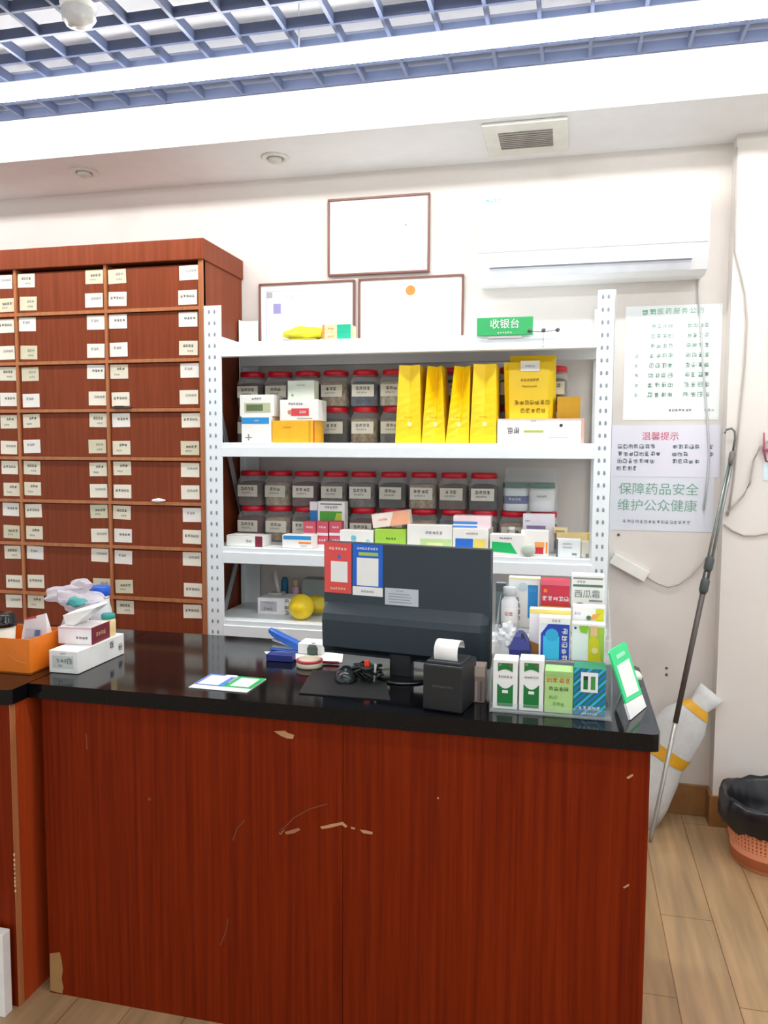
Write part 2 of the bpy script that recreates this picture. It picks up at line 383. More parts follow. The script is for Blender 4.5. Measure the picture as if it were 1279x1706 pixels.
# ------------------------------------------------------------------ steel rack
RY, RYB = 2.98, 3.37
LX0, LX1 = at(343, 800, RY).x, at(371, 800, RY).x; RX0, RX1 = at(988, 800, RY).x, at(1017, 800, RY).x
LX0 = max(LX0, CXR+.006)
SZ = [(at(680, 561, RY).z, at(680, 587, RY).z), (at(680, 738, RY).z, at(680, 763, RY).z), (at(455, 914, RY).z, at(455, 941, RY).z), (at(455, 1037, RY).z, at(455, 1066, RY).z)]
SH = [a for a, b_ in SZ]                 # shelf surface heights, top shelf first
t = thing('steel_rack', 'white perforated steel rack with four shelves of medicine behind the counter', 'shelving rack', (0, 0, 0))
HT = at(357, 509, RY).z
for (x0, x1) in ((LX0, LX1), (RX0, RX1)):
    for fr in (True, False):
        b = MB(); ox = x0 if x0 < -1 else x1; yy = RY if fr else RYB; s = 1 if fr else -1
        b.box(x0, x1, yy, yy+.003*s, 0, HT, STEEL); b.box(ox-.0015, ox+.0015, yy, yy+.042*s, 0, HT, STEEL)
        if fr:
            for k in range(46):
                z = .03+k*.045
                if z > HT-.01: break
                for hx in (.3, .62):
                    xx = x0+(x1-x0)*hx
                    b.decal([(xx+.0045*math.cos(a)*(1.25 if math.sin(a) < 0 else 1), RY-.0008, z+.0085*math.sin(a)) for a in [i*math.pi/4 for i in range(8)]], HOLE)
        b.build('post', t)
for zt, zb in SZ:
    for yy, s in ((RY, 1), (RYB, -1)):
        b = MB(); ya, yb = sorted((yy+.003*s, yy+.03*s)); b.box(LX0+.003, RX1-.003, ya, yb, zb, zt, STEEL, .002, 1)
        if s == 1: b.box(LX1-.004, RX0+.004, RY-.003, RY+.004, zb+.0, zt-(zt-zb)*.3, STEEL, .002, 1)
        b.build('beam', t)
    b = MB(); b.box(LX0+.005, RX1-.005, RY+.031, RYB-.031, zt-.012, zt, STEEL); b.build('shelf_deck', t)
ztie = at(380, 553, RY).z
for x in (LX0+.004, RX1-.008):
    b = MB(); b.box(x, x+.004, RY+.03, RYB-.03, ztie-.03, ztie+.005, STEEL); b.build('side_rail', t)
    for (ya, za, yb, zb) in ((RY+.03, SH[0]-.08, RYB-.03, SH[1]-.36), (RYB-.03, SH[2]+.02, RY+.06, SH[3]-.12)):
        b = MB(); d = Vector((0, yb-ya, zb-za)).normalized(); n = Vector((0, -d.z, d.y))*.017
        xa = x+.003 if x < -1 else x-.003
        P0, P1 = Vector((xa, ya, za)), Vector((xa, yb, zb)); q = [P0-n, P0+n, P1+n, P1-n]
        b.loft([q, [v+X*.004 for v in q]], mat('9aa0a6', .4), smooth=False); b.build('diagonal_brace', t)

# ------------------------------------------------------------------ counter
CFY, CTZ = 1.815, .875
CXL, CXR2 = -1.40, .190
t = thing('counter', 'red-brown wooden checkout counter with scratched front panel', 'counter', (0, 0, 0))
b = MB(); b.box(CXL+.02, CXR2, CFY+.018, CFY+.56, 0, CTZ-.041, W_CTR_LIT); b.build('carcass', t)
b = MB(); seam = at(571, 1300, CFY).x
b.box(CXL+.03, seam-.0006, CFY, CFY+.018, .0, CTZ-.041, W_CTR); b.box(seam+.0006, CXR2, CFY, CFY+.018, .0, CTZ-.041, W_CTR)
def chip(pts, m=CHIP):
    P = [at(x, y, CFY) for x, y in pts]
    b.decal([(p.x, CFY-.0008, p.z) for p in P[::-1]], m)
def scratch(pts, wpx, m):
    for (xa, ya), (xb, yb) in zip(pts, pts[1:]):
        d = math.hypot(xb-xa, yb-ya); nx, ny = -(yb-ya)/d*wpx/2, (xb-xa)/d*wpx/2
        chip([(xa+nx, ya+ny), (xb+nx, yb+ny), (xb-nx, yb-ny), (xa-nx, ya-ny)], m)
chip([(456, 1218), (474, 1217), (480, 1221), (490, 1224), (488, 1231), (478, 1230), (468, 1226)])
scratch([(466, 1388), (475, 1377), (490, 1362), (515, 1348), (545, 1339)], 2.2, CHIPDARK); scratch([(466, 1389), (472, 1381)], 4, CHIP)
chip([(474, 1386), (497, 1379), (501, 1382), (490, 1388), (477, 1390)], mat('a9714c', .8))
chip([(533, 1377), (555, 1372), (571, 1369), (579, 1376), (576, 1379), (569, 1374), (550, 1379), (536, 1381)])
chip([(585, 1377), (592, 1379), (590, 1382), (584, 1380)]); chip([(599, 1382), (610, 1383), (621, 1386), (620, 1390), (605, 1388)])
chip([(1043, 1295), (1053, 1289), (1055, 1292), (1046, 1298)]); chip([(1037, 1478), (1047, 1472), (1048, 1475), (1040, 1480)]); chip([(1046, 1240), (1050, 1240), (1050, 1243), (1046, 1243)])
chip([(728, 1328), (731, 1328), (731, 1331), (728, 1331)]); chip([(246, 1330), (251, 1328), (252, 1333), (247, 1334)], CHIPDARK)
scratch([(144, 1222), (145, 1248)], 2.5, CHIPDARK); scratch([(388, 1400), (395, 1380), (408, 1366)], 2, CHIPDARK)
scratch([(367, 1575), (377, 1550), (380, 1530)], 2, CHIPDARK)
chip([(83, 1588), (100, 1586), (103, 1600), (105, 1615), (103, 1630), (106, 1645), (104, 1655), (84, 1650)], mat('a9814f', .8))
b.build('front_panel', t)
GR = bpy.data.materials.new('black_granite'); GR.use_nodes = True
nt = GR.node_tree; pb = nt.nodes['Principled BSDF']; tc = nt.nodes.new('ShaderNodeTexCoord'); n = nt.nodes.new('ShaderNodeTexNoise'); n.inputs['Scale'].default_value = 260; n.inputs['Detail'].default_value = 3
r = nt.nodes.new('ShaderNodeValToRGB'); r.color_ramp.elements[0].position = .55; r.color_ramp.elements[0].color = (.003, .003, .004, 1); r.color_ramp.elements[1].position = .75; r.color_ramp.elements[1].color = (.012, .012, .014, 1)
nt.links.new(tc.outputs['Object'], n.inputs[0]); nt.links.new(n.outputs[0], r.inputs[0]); nt.links.new(r.outputs[0], pb.inputs['Base Color']); pb.inputs['Roughness'].default_value = .09; pb.inputs['Specular IOR Level'].default_value = .32
b = MB(); b.prism([(CXL, CFY-.012), (CXR2+.004, CFY-.012), (CXR2+.016, CFY-.006), (CXR2+.02, CFY+.006), (CXR2+.02, CFY+.55), (CXR2+.01, CFY+.57), (-1.0, CFY+.625), (CXL, CFY+.625)], CTZ-.04, CTZ, 'z', GR)
for f in b.bm.faces: pass
tag(b.build('worktop'), 'glossy black granite worktop on the checkout counter', 'worktop')
# neighbouring counter on the left, standing a little further out
t = thing('side_counter', 'red-brown wooden counter unit at the lower left, next to the checkout counter', 'counter', (0, 0, 0))
SX = -1.413
b = MB(); b.box(-2.4, SX, 1.765, 2.38, 0, CTZ-.041, W_CTR_LIT); b.build('carcass', t)
b = MB(); b.box(-2.4, SX-.002, 1.745, 1.765, 0, CTZ-.041, W_CTR); b.box(SX-.002, SX, 1.744, 1.766, 0, CTZ-.041, W_EDGE)
for k in range(9):
    z = .42-.012*k+rnd.uniform(-.003, .003); b.box(SX-.003, SX+.0006, 1.7432, 1.746, z, z+rnd.uniform(.004, .009), mat('dcb990', .8))
b.build('front_panel', t)
b = MB(); b.prism([(-2.42, 1.735), (SX-.004, 1.735), (SX+.009, 1.745), (SX+.0115, CFY+.625), (-2.42, CFY+.625)], CTZ-.04, CTZ, 'z', GR); tag(b.build('worktop'), 'black worktop with chipped corner on the side counter at the lower left', 'worktop')
p = at(5, 1600, 1.70); q = at(3, 1558, 1.70)
b = MB(); b.box(-.3, 0, 0, .03, 0, q.z, WHITE, .002); tag(b.build('white_carton', None, (p.x, 1.70, 0)), 'white box edge on the floor in front of the side counter', 'box')
# ------------------------------------------------------------------ jars
ORD = ['first', 'second', 'third', 'fourth', 'fifth', 'sixth', 'seventh', 'eighth', 'ninth', 'tenth', 'eleventh', 'twelfth']
JH, JR = .153, .058
CLEAR = clear('clear_plastic', 'f4f6f6', .10)
LIDRED = mat('d2182e', .32, vary=.03)
CONT = {k: mat(c, .9, vary=.45, scale=60.) for k, c in {'brown': '5a4334', 'reddish': '5e2a26', 'tan': 'a38f72', 'dark': '34302e', 'grey': '6d675f', 'bluish': '41506a', 'pale': 'b3ab98'}.items()}
WORDS = {'brown': 'brown herbs', 'reddish': 'reddish-brown pieces', 'tan': 'tan chips', 'dark': 'dark herbs', 'grey': 'greyish slices', 'bluish': 'bluish-grey pieces', 'pale': 'pale slices'}
b = MB(); b.lathe([(JR*.9, 0), (JR, .006), (JR, .104), (JR*.93, .117), (JR*.82, .124), (JR*.82, .131)], CLEAR, n=32, sq=2.2, caps=(True, False)); o_ = b.build('jar_body'); J_BODY = o_.data; bpy.data.objects.remove(o_)
b = MB(); b.lathe([(JR*.86, .129), (JR*.92, .131), (JR*.92, .149), (JR*.86, .153)], LIDRED, n=32); o_ = b.build('lid'); J_LID = o_.data; bpy.data.objects.remove(o_)
J_CONT = {}
for k, mm in CONT.items():
    b = MB(); b.lathe([(JR*.86, .003), (JR*.95, .008), (JR*.95, .096), (JR*.7, .104), (JR*.2, .107)], mm, n=32, sq=2.2); o_ = b.build('contents'); J_CONT[k] = o_.data; bpy.data.objects.remove(o_)
J_LAB = []
for i in range(4):
    b = MB(); mm = mat('e9e4d6' if i % 2 else 'dfd9c8', .7, vary=.04)
    b.box(-.047, .047, -JR-.0022, -JR-.001, .04, .09, mm)
    b.scribble(rnd.randint(3, 4), (0, -JR-.0028, .074), X, Z, .014, INK); b.scribble(5, (-.005, -JR-.0028, .057), X, Z, .008, GREYINK)
    o_ = b.build('paper_label'); J_LAB.append(o_.data); bpy.data.objects.remove(o_)
def jar(x, y, z, kind, label, group, i):
    t = thing('herb_jar', label, 'jar', (x, y, z), rnd.uniform(-.06, .06), group)
    for nm, me in (('jar_body', J_BODY), ('contents', J_CONT[kind]), ('lid', J_LID), ('paper_label', J_LAB[i % 4])):
        o = bpy.data.objects.new(nm, me); COL.objects.link(o); o.parent = t
    return t
JY = 3.265
def jar_row(pxs, zb, py, kinds, row, shelf, group):
    for i, (px, k) in enumerate(zip(pxs, kinds)):
        p = at(px, py, JY-JR)
        jar(p.x*(JY/(JY-JR)), JY, zb, k, 'red-lidded jar of %s, %s from the left, %s row, %s shelf' % (WORDS[k], ORD[i], row, shelf), group, i+len(row))
G2, G3 = 'red-lidded jars on the second shelf', 'red-lidded jars on the third shelf'
PX2 = [421, 467, 513, 560, 609, 658, 707, 756, 805, 854, 922]
jar_row(PX2, SH[1]+.001, 700, ['brown', 'grey', 'dark', 'dark', 'tan', 'grey', 'brown', 'dark', 'tan', 'brown', 'grey'], 'lower', 'second', G2)
jar_row(PX2, SH[1]+.0015+JH, 640, ['brown', 'grey', 'dark', 'tan', 'bluish', 'pale', 'tan', 'dark', 'pale', 'brown', 'grey'], 'upper', 'second', G2)
PX3 = [422, 467, 512, 559, 606, 656, 706, 756, 806, 855, 905]
jar_row(PX3, SH[2]+.001, 880, ['reddish', 'tan', 'brown', 'brown', 'reddish', 'grey', 'tan', 'bluish', 'dark', 'tan', 'reddish'], 'lower', 'third', G3)
jar_row(PX3[:9], SH[2]+.0015+JH, 815, ['brown', 'tan', 'reddish', 'grey', 'grey', 'dark', 'tan', 'brown', 'dark'], 'upper', 'third', G3)

# two tubs inside a clear zip bag on the last lower jars
DGREEN = mat('1d6a52', .4)
zt = SH[2]+.002+JH
for px, lab, bl in ((858, 'white plastic tub with dark green lid and navy label, on the jars of third shelf', True), (902, 'white tub with dark green lid, nearest the right end above the jars', False)):
    p = at(px, 830, 3.2); t = thing('plastic_tub', lab, 'tub', (p.x, 3.25, zt+.0005))
    b = MB(); b.lathe([(.044, 0), (.05, .004), (.05, .085), (.046, .095)], mat('e9eef0', .4), n=28, sq=1.)
    b.build('tub_body', t)
    b = MB()
    if bl: b.lathe([(.0507, .03), (.0507, .062)], mat('27408a', .5), n=28, sq=1., caps=(False, False)); b.scribble(4, (0, -.0535, .05), X, Z, .011, PAPER)
    else: b.lathe([(.0507, .045), (.0507, .085)], PAPER, n=28, sq=1., caps=(False, False)); b.scribble(4, (.0, -.0535, .062), X, Z, .009, GREYINK)
    b.build('label_band', t)
    b = MB(); b.lathe([(.05, .094), (.053, .097), (.053, .112), (.05, .115)], DGREEN, n=28, sq=1.); b.build('lid', t)
FILM = clear('clear_film', 'eef2f2', .16, .2)
pa, pb_ = at(838, 815, 3.19), at(928, 815, 3.19)
b = MB(); n_ = 16
def bagring(z, k, hw, hd, cx_, cy_):
    return [(cx_+hw*math.copysign(abs(math.cos(a))**.4, math.cos(a))+.004*noise.noise(Vector((a*3, z*40, k))), cy_+hd*math.copysign(abs(math.sin(a))**.5, math.sin(a)), z) for a in [2*math.pi*(i+.5)/n_ for i in range(n_)]]
cx_ = (pa.x+pb_.x)/2; hw = (pb_.x-pa.x)/2
b.loft([bagring(q, 1, hw*s_, hd, cx_, 3.25) for q, s_, hd in ((zt+.0005, .96, .056), (zt+.01, 1, .06), (zt+.115, 1, .06), (zt+.14, .97, .03), (zt+.175, .97, .004))], FILM, caps=(False, False))
b.mats and tag(b.build('zip_bag'), 'clear zip bag holding the two green-lidded tubs on the third shelf', 'bag')

# ------------------------------------------------------------------ second shelf
WBOX = mat('f1f0ea', .5, vary=.02); OLIVE = mat('5f7148', .6); CYAN = mat('2c93d6', .5); ORANGE = mat('f08a1e', .5); LIME = mat('9ccb3b', .5); PINK = mat('e05a6c', .5)
s2 = SH[1]; G_B = 'boxed medicines on the rack'
c1 = carton('medicine_box', 'white box with bright blue band and small cross, left end of second shelf', 402, 452, 694, 3.015, s2, .11, WBOX, [('f', 'q', 0, .72, .92, .96, CYAN), ('f', 's', 3, .5, .84, .006, PAPER), ('f', 'q', .12, .17, .36, .21, GREYINK), ('f', 'q', .22, .08, .26, .32, GREYINK)], group=G_B)
c2 = carton('medicine_box', 'plain yellow box with red side line, lying under a white and red box', 453, 524, 701, 3.012, s2, .12, mat('f2b51e', .5), [('f', 's', 4, .35, .7, .008, mat('d89a12', .5)), ('f', 'q', .86, 0, .9, 1, mat('d49a18', .5)), ('f', 'q', .97, 0, 1, 1, mat('c9402a', .5))], group=G_B)
c3 = carton('medicine_box', 'white box with olive picture panel, on the blue-banded box', 399, 456, 658, 3.02, TOP[c1.name], .10, WBOX, [('f', 'q', .14, .18, .9, .62, mat('b6bd98', .6)), ('f', 'q', .2, .25, .68, .55, OLIVE), ('f', 's', 4, .5, .82, .009, INK)], group=G_B)
c4 = carton('medicine_box', 'white box with red panel on its front, on the yellow box', 466, 530, 666, 3.018, TOP[c2.name], .11, WBOX, [('f', 'q', .3, .22, .76, .58, mat('d8434c', .5)), ('f', 's', 3, .6, .4, .009, PAPER), ('f', 'c', .26, .4, .009, mat('c88a6a', .6)), ('f', 's', 6, .42, .8, .009, INK), ('f', 'q', .45, .08, .85, .12, GREYINK)], group=G_B)
c5 = carton('medicine_box', 'pale grey-green box standing above the white and red box', 479, 523, 634, 3.04, TOP[c4.name], .06, mat('cfd6c6', .6), [('f', 's', 5, .5, .75, .006, GREYINK), ('f', 'q', .15, .2, .22, .3, GREYINK)], group=G_B)
BAGY = mat('ffd60c', .38, vary=.04, scale=6); BAGD = mat('c98f00', .5)
def gusset_bag(label, bx0, bx1, tx0, tx1, top, Y, depth, crease, group):
    a, b2 = at(bx0, 735, Y), at(bx1, 735, Y); H = at((tx0+tx1)/2, top, Y).z-s2-.001
    c0 = (a.x+b2.x)/2; ta, tb = at(tx0, top, Y).x-c0, at(tx1, top, Y).x-c0; w0 = (b2.x-a.x)/2
    b = MB(); rings = []
    for k in range(11):
        s_ = k/10; l, r_ = -w0*(1-s_)+ta*s_, w0*(1-s_)+tb*s_; d_ = depth/2; cr = crease*d_*min(1, s_*1.4); mid = (l+r_)/2+.002*noise.noise(Vector((k, c0*9, 0)))
        rings.append([(l, -d_, H*s_), (mid-.001, -d_+cr, H*s_), (mid+.001, -d_+cr, H*s_), (r_, -d_, H*s_), (r_+.001*(k % 2), 0, H*s_), (r_, d_, H*s_), (mid, d_-cr, H*s_), (l, d_, H*s_), (l, 0, H*s_)])
    b.loft(rings, BAGY, smooth=False)
    zc = H*.24; b.decal([(.006+.009*math.cos(i*.524), -depth/2-.0009+crease*.12*depth/2*0, zc+.009*math.sin(i*.524)) for i in range(12)], mat('ffe9a8', .5))
    b.scribble(4, (0, -depth/2-.0009, H*.33), X, Z, .007, BAGD)
    return tag(b.build('paper_bag', None, (c0, Y+depth/2, s2+.001)), label, 'bag', group)
GB = 'yellow gusseted bags on the second shelf'
gusset_bag('yellow gusseted bag, leftmost of the four standing side-on on the second shelf', 658, 701, 665, 699, 608, 3.01, .15, .25, GB)
gusset_bag('yellow gusseted bag, second from the left of the four standing side-on', 702, 741.5, 712, 735, 609, 3.01, .15, .7, GB)
gusset_bag('yellow gusseted bag, third from the left of the four standing side-on', 742, 780.5, 757, 783, 609, 3.01, .15, .7, GB)
gusset_bag('yellow gusseted bag, rightmost of the four standing side-on', 782, 826.5, 789, 826, 606, 3.01, .15, .3, GB)
def flat_bag(label, x0, x1, tx0, tx1, top, Y, prints):
    a, b2 = at(x0, 700, Y), at(x1, 700, Y); H = at((tx0+tx1)/2, top, Y).z-s2-.001; c0 = (a.x+b2.x)/2; w0 = (b2.x-a.x)/2
    ta, tb = at(tx0, top, Y).x-c0, at(tx1, top, Y).x-c0; b = MB(); rings = []
    for k in range(9):
        s_ = k/8; l, r_ = -w0*(1-s_)+ta*s_, w0*(1-s_)+tb*s_; d_ = .03*(1-s_)**.7+.003
        rings.append([(l, 0, H*s_), (l*.9+r_*.1, -d_, H*s_), (l*.1+r_*.9, -d_, H*s_), (r_, 0, H*s_), (l*.1+r_*.9, d_, H*s_), (l*.9+r_*.1, d_, H*s_)])
    b.loft(rings, BAGY, smooth=False); o = None
    if prints:
        def yz(s_): return -(.03*(1-s_)**.7+.003)-.004
        for n_, u, s_, hh in ((6, .0, .78, .010), (7, 0, .70, .007), (7, .01, .50, .017), (5, .015, .40, .017)): b.scribble(n_, (u, yz(s_-.06), H*s_), X, Z, hh, mat('8a6408', .6))
    return tag(b.build('paper_bag', None, (c0, Y+.033, s2+.001)), label, 'bag'), c0, H
o, c0, H = flat_bag('large yellow printed bag facing front, behind the white strip box on the second shelf', 842, 920, 838, 922, 602, 3.07, True)
b = MB(); b.box(-.036, .036, -.014, -.012, H-.035, H+.004, PAPER); b.scribble(4, (0, -.0148, H-.016), X, Z, .008, mat('9fb4d8', .6)); b.build('seal_label', o)
flat_bag('yellow bag half hidden behind the large printed yellow bag', 852, 926, 848, 926, 591, 3.14, False)
carton('medicine_box', 'plain mustard-yellow box at the right end of the second shelf', 928, 967, 661, 3.115, s2, .08, mat('dfa812', .5), group=G_B)
carton('medicine_box', 'long white strip box with grey writing and yellow-green dash before the yellow bags', 828.5, 973, 697.5, 3.01, s2, .05, mat('fbf7f4', .5), [('f', 's', 2, .19, .5, .024, mat('5b5560', .6)), ('f', 'q', .31, .44, .54, .52, mat('b9c63a', .6)), ('f', 's', 3, .42, .9, .006, GREYINK), ('f', 'c', .74, .72, .006, INK), ('f', 'q', .6, .2, .82, .24, mat('b9b6b6', .6)), ('f', 'q', .0, .96, 1, 1, mat('e7b9a2', .6)), ('f', 'q', .97, 0, 1, 1, mat('e7b9a2', .6))], group=G_B)

# ------------------------------------------------------------------ top of the rack
s1 = SH[0]
TEAL = mat('17b08a', .5); PEACH = mat('f2cfa0', .5)
p = at(503, 558, 3.02)
b = MB(); b.blob((0, 0, .033), (.088, .05, .03), mat('f3e32c', .5), .16, 9, 3, 6.); b.box(-.08, .06, -.05, .05, 0, .008, mat('6a7478', .6), .002); tag(b.build('yellow_packet', None, (p.x, 3.06, s1+.001)), 'crumpled yellow packet lying on top of the rack', 'packet')
for i, zz in enumerate((0, .031)):
    carton('medicine_box', 'peach and teal box, %s of a pair on the rack top' % ('lower' if i == 0 else 'upper'), 536, 585, 0, 3.03, s1+.001+zz, .08, PEACH, [('f', 'q', .52, 0, 1, 1, TEAL), ('f', 'q', .0, 0, .08, 1, mat('d88a5c', .5)), ('f', 's', 3, .3, .5, .008, mat('d88a5c', .5))], h=.0305, group=G_B)
p0, p1 = at(794, 560, 2.968), at(888, 527, 2.968)
t = thing('counter_sign', 'green sign with white writing standing at the front of the rack top', 'sign', ((p0.x+p1.x)/2, 2.968, p0.z))
hw, hh = (p1.x-p0.x)/2, p1.z-p0.z
b = MB(); b.box(-hw, hw, -.003, .003, 0, hh, mat('2fae62', .4), .001, 1)
b.text('收银台', (0, -.0042, hh*.6), X, Z, hh*.56, PAPER, .0); b.scribble(6, (0, -.0042, hh*.14), X, Z, hh*.1, PAPER, 1.4); b.build('panel', t)
b = MB(); b.box(-hw*.6, hw*.6, .003, .012, -.01, .03, WHITE); b.build('holder', t)
p = at(905, 553, 2.965)
b = MB(); b.tube([(-.05, 0, .004), (0, 0, .0), (.05, 0, .006)], .0016, mat('6d7074', .4), 6); b.tube([(0, 0, 0), (0, 0, -.045)], .0014, mat('a0a4a8', .4), 6)
for x_ in (-.05, 0, .05): b.blob((x_, 0, .006), (.008, .006, .008), mat('55585c', .5), .1, 8, 2)
b.box(-.004, .004, -.001, .014, -.05, -.04, STEEL)
tag(b.build('wire_hook', None, (p.x, p.y, p.z)), 'thin wire hook with three dark knobs beside the green sign', 'hook')

# ------------------------------------------------------------------ third shelf
s3 = SH[2]
def c3_(label, x0, x1, top, Y, d, m_, pr=(), **k): return carton('medicine_box', label, x0, x1, top, Y, k.pop('zb', s3), d, m_, pr, group=G_B, **k)
c3_('flat white box with dark red end, left end of the third shelf', 377, 437, 893, 3.01, .1, WBOX, [('f', 'q', .8, 0, 1, 1, mat('7a1830', .5)), ('f', 's', 2, .62, .5, .012, GREYINK), ('p', 'q', 0, 0, .8, 1, PAPER)])
c3_('white box with blue top band and orange dash, left part of third shelf', 470, 520, 892, 3.01, .07, WBOX, [('f', 'q', .04, .66, .96, .95, CYAN), ('f', 'q', .55, .36, .96, .5, ORANGE), ('f', 's', 4, .72, .18, .006, GREYINK)])
cb1 = c3_('white box with green picture standing behind the small red boxes', 529, 574, 836, 3.14, .05, WBOX, [('f', 'q', .08, .3, .9, .78, mat('4fa53a', .5)), ('f', 'p', ((.5, .3), (.9, .3), (.9, .74), (.7, .74)), mat('b9cf3e', .5)), ('f', 's', 5, .5, .87, .010, GREYINK), ('f', 'q', .1, .93, .9, .96, GREYINK)])
c3_('blue and white box edge beside the box with green picture', 516, 528.5, 836, 3.14, .05, mat('2478b8', .5), [('f', 'q', 0, .8, 1, 1, mat('e4dfe0', .5))])
RB = mat('d9566a', .5)
for i, (x0, x1, lb) in enumerate(((505, 526, 'leftmost'), (527.5, 546.5, 'middle'), (548, 568, 'rightmost'))):
    q_ = c3_('small rose-red box, %s of the lower three on the third shelf' % lb, x0, x1, 893, 3.085, .045, RB, [('f', 's', 3, .5, .6, .009, PAPER), ('f', 'q', .0, .0, 1, .22, PAPER)], rz=rnd.uniform(-.05, .05))
    c3_('small rose-red box, %s of the upper three on the third shelf' % lb, x0, x1, 869, 3.085, .045, RB, [('f', 's', 3, .5, .6, .009, PAPER), ('f', 'q', .0, .0, 1, .2, PAPER)], zb=TOP[q_.name], rz=rnd.uniform(-.05, .05))
c3_('white box with pale blue dots, partly behind the monitor top', 566, 621, 884, 3.03, .06, WBOX, [('f', 'c', .42, .6, .011, mat('6fc0dc', .5)), ('f', 'c', .85, .45, .009, mat('9fd4e4', .5)), ('f', 'q', .35, .2, .5, .5, mat('9fd4e4', .5))])
cg = c3_('lime-green box on the third shelf above the monitor', 624, 676, 882, 3.04, .07, mat('a8d648', .5), [('f', 's', 4, .52, .56, .009, mat('4a7a1a', .5))])
a_, b_ = at(621, 882, 3.04), at(682, 872, 3.04); L_ = (b_-a_).length
b = MB(); b.box(0, L_, 0, .06, 0, .055, mat('fbe9de', .5), .001, 1); put_o = MB()
b.decal([(L_*u, -.0008, .055*v) for u, v in ((.45, 0), (1, 0), (1, 1), (.6, 1))], mat('f4b08a', .5)); b.scribble(4, (L_*.3, -.0012, .03), X, Z, .008, mat('e59a78', .5))
o = b.build('medicine_box', None, (a_.x, 3.045, TOP[cg.name]+.0015)); o.rotation_euler = (0, -.145, 0); tag(o, 'white and orange box lying tilted on the lime-green box', 'box', G_B)
c3_('wide white box with pale green fading panel, third shelf above the monitor', 678, 753, 875, 3.03, .06, WBOX, [('f', 'q', .3, .02, .98, .5, mat('c5e29a', .5)), ('f', 'q', .45, .1, .8, .36, mat('e6eeb0', .5)), ('f', 's', 5, .6, .72, .012, GREYINK)])
cw = c3_('white box with blue and yellow blocks under a pink-topped box', 754, 813, 881, 3.03, .07, WBOX, [('f', 'q', .08, .08, .58, .6, mat('2a6fd0', .5)), ('f', 'q', .6, .08, .93, .6, mat('f0dc6a', .5)), ('f', 's', 5, .55, .8, .008, GREYINK)])
c3_('pinkish box with blue front band on top of the blue and yellow box', 755, 817, 860, 3.04, .07, mat('f7dfe2', .5), [('f', 'q', 0, .05, .65, .55, mat('4f8fe0', .5)), ('f', 'q', 0, .2, .65, .32, PAPER)], zb=TOP[cw.name])
c3_('low white box with bright green panel right of the monitor top', 816, 874, 891, 3.0, .06, WBOX, [('f', 'p', ((.06, .2), (.8, .1), (.6, .62), (.06, .66)), mat('19c46a', .5)), ('f', 's', 6, .45, .83, .007, INK)])
cp = at(880, 915, 2.99); b = MB(); b.lathe([(.024, 0), (.026, .004), (.026, .012), (.022, .016), (.006, .018)], mat('c9d3c6', .3), n=24); o = b.build('round_tin', None, (cp.x, 3.0, s3+.027)); o.rotation_euler = (math.pi/2, 0, 0)
tag(o, 'round pale silver-green tin standing on edge before the white boxes', 'tin')
c3_('white box with orange and red block on the third shelf', 868, 914, 884, 3.03, .06, WBOX, [('f', 'q', .5, .32, .85, .55, mat('f3a560', .5)), ('f', 'q', .5, .08, .82, .34, mat('c8323c', .5)), ('f', 'q', .9, .1, .96, .55, ORANGE)])
c3_('white box with pale purple label, standing before the last red-lidded jar', 871, 924, 857, 3.15, .045, mat('f4eff6', .5), [('f', 'q', .12, .4, .72, .7, mat('8f80ae', .6)), ('f', 's', 6, .42, .56, .009, mat('d8d0e4', .6)), ('f', 's', 3, .15, .82, .006, GREYINK)])
p = at(852, 870, 3.1); t = thing('small_bottle', 'small white bottle with greenish label between jars on the third shelf', 'bottle', (p.x, 3.1, s3+.001))
b = MB(); b.lathe([(.02, 0), (.022, .003), (.022, .07), (.012, .08), (.012, .088)], mat('dfe0cc', .4), n=20); b.lathe([(.0225, .02), (.0225, .055)], mat('9db58a', .5), n=20, caps=(False, False)); b.build('bottle_body', t)
b = MB(); b.lathe([(.014, .086), (.014, .1), (.012, .102)], WHITE, n=20); b.build('cap', t)
cy_ = c3_('pale yellow box behind the clear-fronted box at the right end of third shelf', 927, 982, 889, 3.12, .06, mat('f4dc9a', .5), [('f', 'q', .93, 0, 1, 1, mat('e0b860', .5))])
c3_('small cream box with brown stripe on the pale yellow box', 922, 945, 880, 3.12, .05, mat('f3e2ae', .5), [('f', 'q', .1, .2, .8, .5, mat('c08a40', .5))], zb=TOP[cy_.name])
c3_('white box with faint grey print and dark side, right end of the third shelf', 927, 967, 899, 3.02, .05, mat('e9eef0', .5), [('f', 'q', 0, 0, .06, 1, mat('4c6070', .5)), ('f', 's', 5, .45, .75, .006, GREYINK), ('f', 's', 5, .45, .55, .006, GREYINK), ('f', 'q', .65, .12, .85, .24, GREYINK)])
c3_('thin grey-edged box beside the white box at the right end of the shelf', 968.5, 981, 903, 3.03, .05, mat('e4e0d2', .5), [('f', 'q', .6, 0, 1, .25, GREYINK)])

